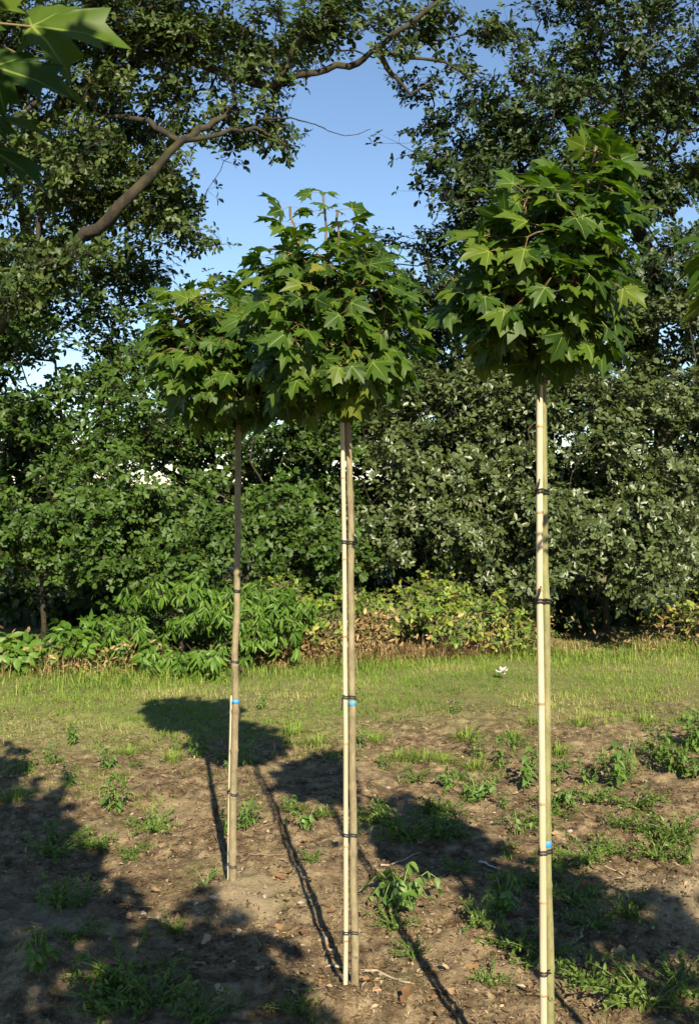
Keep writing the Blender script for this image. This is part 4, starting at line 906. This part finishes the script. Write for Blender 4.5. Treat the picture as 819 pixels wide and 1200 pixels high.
put(wc, [(180, 975, .9), (168, 968, .6), (62, 1000, 1.1), (110, 990, .9), (145, 1150, 1.3), (180, 1175, 1.2), (120, 1185, 1.1), (70, 1060, 1.0), (560, 1090, .8), (600, 1105, 1.0), (640, 1120, .9), (690, 1160, 1.0), (760, 1188, 1.3),
         (800, 1170, 1.0), (735, 1090, .9), (795, 985, 1.2), (745, 950, 1.1), (770, 1000, 1.1), (575, 1150, .55), (480, 985, 1.3), (450, 965, 1.1), (520, 980, 1.1), (700, 1090, .9), (670, 1060, 1.0), (620, 1040, 1.1), (460, 1085, .7),
         (350, 1192, .7), (695, 940, .9), (720, 1000, .9), (540, 1020, .6), (485, 1120, .5), (235, 1195, .9), (205, 1090, .6), (650, 1010, .8), (690, 1010, .9), (730, 970, .8), (515, 950, 1.0), (90, 1110, .7), (365, 1010, .5), (380, 960, .5)]+[(a, b, .35+.5*((a*7) % 1)) for a, b in RS[18:]],
    'creeping feathery weed', 'weed', 'creeping weeds spread over the soil')
put(tf, [(470, 893, 1.0), (495, 893, 1.1), (520, 898, .9), (372, 872, 1.0), (20, 940, 1.0), (345, 860, 1.1), (440, 870, .9), (545, 868, 1.2), (600, 870, 1.1), (680, 850, 1.0), (150, 880, 1.0), (200, 895, .9), (560, 905, 1.1), (650, 885, 1.2), (625, 850, 1.1), (760, 850, 1.0)],
    'small green grass tuft', 'grass tuft', 'grass tufts at the edge of the soil')

# ------------------------------------------------------------------ small things on the soil
def dead_leaf_me(seed):
    rng = np.random.default_rng(seed); v, t, u = OAK
    v = v.copy(); v[:, 2] = 0.5*np.abs(v[:, 0])+0.35*(v[:, 1]-.5)**2+rng.normal(0, .04, len(v))
    return mesh_np('dead_leaf', v, t, M['dead'], uv=u)
DL = [dead_leaf_me(500+k) for k in range(4)]
spots = [(612, 1078), (618, 1083), (692, 1138), (700, 1145), (684, 1150), (688, 1132), (555, 1128), (545, 1136), (525, 1140), (530, 1168), (742, 930), (752, 936), (748, 925), (770, 960), (155, 1115), (140, 1125), (160, 1108), (172, 1120),
         (148, 1135), (440, 1030), (470, 1018), (590, 1030), (560, 1010), (335, 1040), (355, 1100), (322, 1085), (395, 1070), (300, 1120), (270, 1090), (120, 1075), (420, 1160), (450, 1135), (500, 1180), (470, 1190), (610, 1160), (660, 1120), (735, 1165), (780, 1140),
         (350, 930), (330, 955), (205, 940), (220, 985), (245, 965), (440, 900), (520, 870), (600, 935), (690, 985), (705, 965), (640, 975), (30, 1075), (60, 1035), (370, 1150), (345, 1165), (255, 1130), (620, 1120), (650, 1180), (715, 1120)]
spots += [(float(rw.uniform(150, 780)), float(rw.uniform(920, 1195))) for _ in range(60)]
for i, (px, py) in enumerate(spots):
    x, y = G(px, py); o = link('fallen_leaf', DL[i % 4]); s = rw.uniform(.03, .062); o.location = (x, y, gz1(x, y)+.006); o.scale = (s*1.3, s, s)
    o.rotation_euler = (rw.normal(0, .3), rw.normal(0, .3), rw.random()*6.28)
    tag(o, 'curled brown fallen leaf '+where(x, y), 'leaf', 'fallen brown leaves on the soil')
def twig(label, pxs, r, mat='twig', group=None, lift=0.006, fork=False):
    g = [G(*q) for q in pxs]; P_ = []
    for i in range(len(g)-1):
        for t in np.linspace(0, 1, 6)[:-1]: P_.append((g[i][0]*(1-t)+g[i+1][0]*t, g[i][1]*(1-t)+g[i+1][1]*t))
    P_.append(g[-1]); P_ = np.array(P_)+rw.normal(0, .004, (len(P_), 2))
    z = gz(P_[:, 0], P_[:, 1])+lift; zz = np.convolve(np.pad(z, 2, mode='edge'), np.ones(5)/5, 'valid'); z = np.maximum(z, zz)
    pts = np.column_stack([P_, z]); prt = [tube(pts, np.linspace(r, r*.5, len(pts)), 6)]
    if fork:
        k = len(pts)//2; d = pts[-1]-pts[k]; q = np.array([d[0]*.6-d[1]*.4, d[1]*.6+d[0]*.4, 0])*.7; e = pts[k]+q; e[2] = gz1(e[0], e[1])+lift
        prt.append(tube([pts[k], (pts[k]+e)/2+(0, 0, .004), e], [r*.7, r*.6, r*.3], 5))
    v, t = join(prt); b0 = pts[0]; o = link('twig', mesh_np('twig', v-b0, t, M[mat])); o.location = b0
    tag(o, label, 'twig', group)
twig('long pale stick on the soil behind the middle maple', [(425, 1135), (448, 1142), (480, 1158)], .006, 'twig_pale')
twig('short pale stick left of the middle maple base', [(380, 1128), (404, 1131)], .006, 'twig_pale')
twig('straight pale stick lying in the crown shadow', [(445, 1020), (492, 997)], .0045, 'twig_pale')
twig('broken white stick lying in shadow right of the middle maple', [(563, 1007), (582, 1013)], .006, 'paper')
twig('pale curved root piece lying in shade beside the nearest maple', [(685, 1080), (680, 1100), (665, 1112)], .006, 'twig_pale')
twig('long thin stick right of the blue-banded nearest maple', [(672, 1008), (700, 1013), (732, 1020)], .004, 'twig_pale')
TG = 'thin dead twigs lying on the soil'
for pxs in ([(290, 1002), (330, 1004), (362, 1000)], [(282, 1012), (300, 998), (312, 990)], [(700, 993), (722, 988)], [(704, 1000), (735, 996)], [(600, 1088), (625, 1098), (650, 1104)], [(575, 1105), (615, 1103)],
            [(715, 1140), (745, 1142), (790, 1150)], [(720, 1146), (760, 1152)], [(300, 975), (320, 972)], [(140, 1056), (180, 1060)], [(75, 1010), (120, 1006), (165, 1000)], [(90, 1170), (110, 1130), (140, 1110)],
            [(330, 1165), (380, 1172)], [(640, 940), (690, 960)], [(520, 1125), (550, 1108)], [(690, 1185), (720, 1170)], [(455, 870), (470, 862)], [(770, 1120), (810, 1130)], [(20, 1090), (60, 1084)], [(255, 985), (270, 1020)], [(250, 980), (262, 1005)]):
    twig('thin dead brown twig lying on the soil', pxs, rw.uniform(.0022, .004), 'twig', TG, fork=rw.random() < .5)
def stone_me(seed):
    rng = np.random.default_rng(seed); import bmesh
    bm = bmesh.new(); bmesh.ops.create_icosphere(bm, subdivisions=1, radius=1)
    v = np.array([list(q.co) for q in bm.verts])*(1+rng.normal(0, .14, (42 if len(bm.verts) == 42 else len(bm.verts), 1)))*np.array([1.2, .8, .6]); t = np.array([[q.index for q in f.verts] for f in bm.faces]); bm.free()
    return mesh_np('stone', v, t, M['stone'], smooth=False)
SM = [stone_me(600+k) for k in range(3)]
for i, (px, py) in enumerate([(230, 1065), (250, 1062), (168, 1068), (130, 1107), (185, 1072), (280, 1090), (352, 1060), (660, 978), (668, 970), (520, 1010), (455, 925), (585, 895), (700, 1060), (765, 1110), (380, 1100), (310, 1060)]):
    x, y = G(px, py); o = link('stone', SM[i % 3]); s = rw.uniform(.008, .017); o.location = (x, y, gz1(x, y)+s*.25); o.scale = (s, s, s); o.rotation_euler = (0, 0, rw.random()*6)
    tag(o, 'small pale stone lying on the soil', 'stone', 'small pale stones on the soil')
# crumpled white scrap in the grass
rp = np.random.default_rng(3); x, y = G(588, 797); pr = []
for k in range(18):
    d = nrm(rp.normal(size=(1, 3)))[0]; d[2] = abs(d[2])*.9+.1; s = np.cross(d, rp.normal(size=3)); s /= np.linalg.norm(s); n_ = np.cross(d, s)
    L = rp.uniform(.03, .062); w = rp.uniform(.012, .022); q = np.array([d*.004-s*w*.5, d*.004+s*w*.5, d*L*.55-s*w+n_*.006, d*L*.55+s*w-n_*.006, d*L+n_*.01, d*L*.5+n_*.012])
    q = q+np.array([0, 0, .03]); pr.append((np.concatenate([q, q-n_*.0015]), np.array([(0, 1, 5), (1, 3, 5), (3, 4, 5), (4, 2, 5), (2, 0, 5), (7, 6, 11), (9, 7, 11), (10, 9, 11), (8, 10, 11), (6, 8, 11)])))
v, t = join(pr); o = link('paper_scrap', mesh_np('paper_scrap', v, t, M['paper'], smooth=False)); o.location = (x, y, gz1(x, y)+.02); o.scale = (1.15, 1.15, 1.15)
tag(o, 'crumpled off-white scrap lying in the grass strip', 'paper scrap')
print('TRIS', TRIS[0], 'OBJECTS', len(bpy.data.objects))
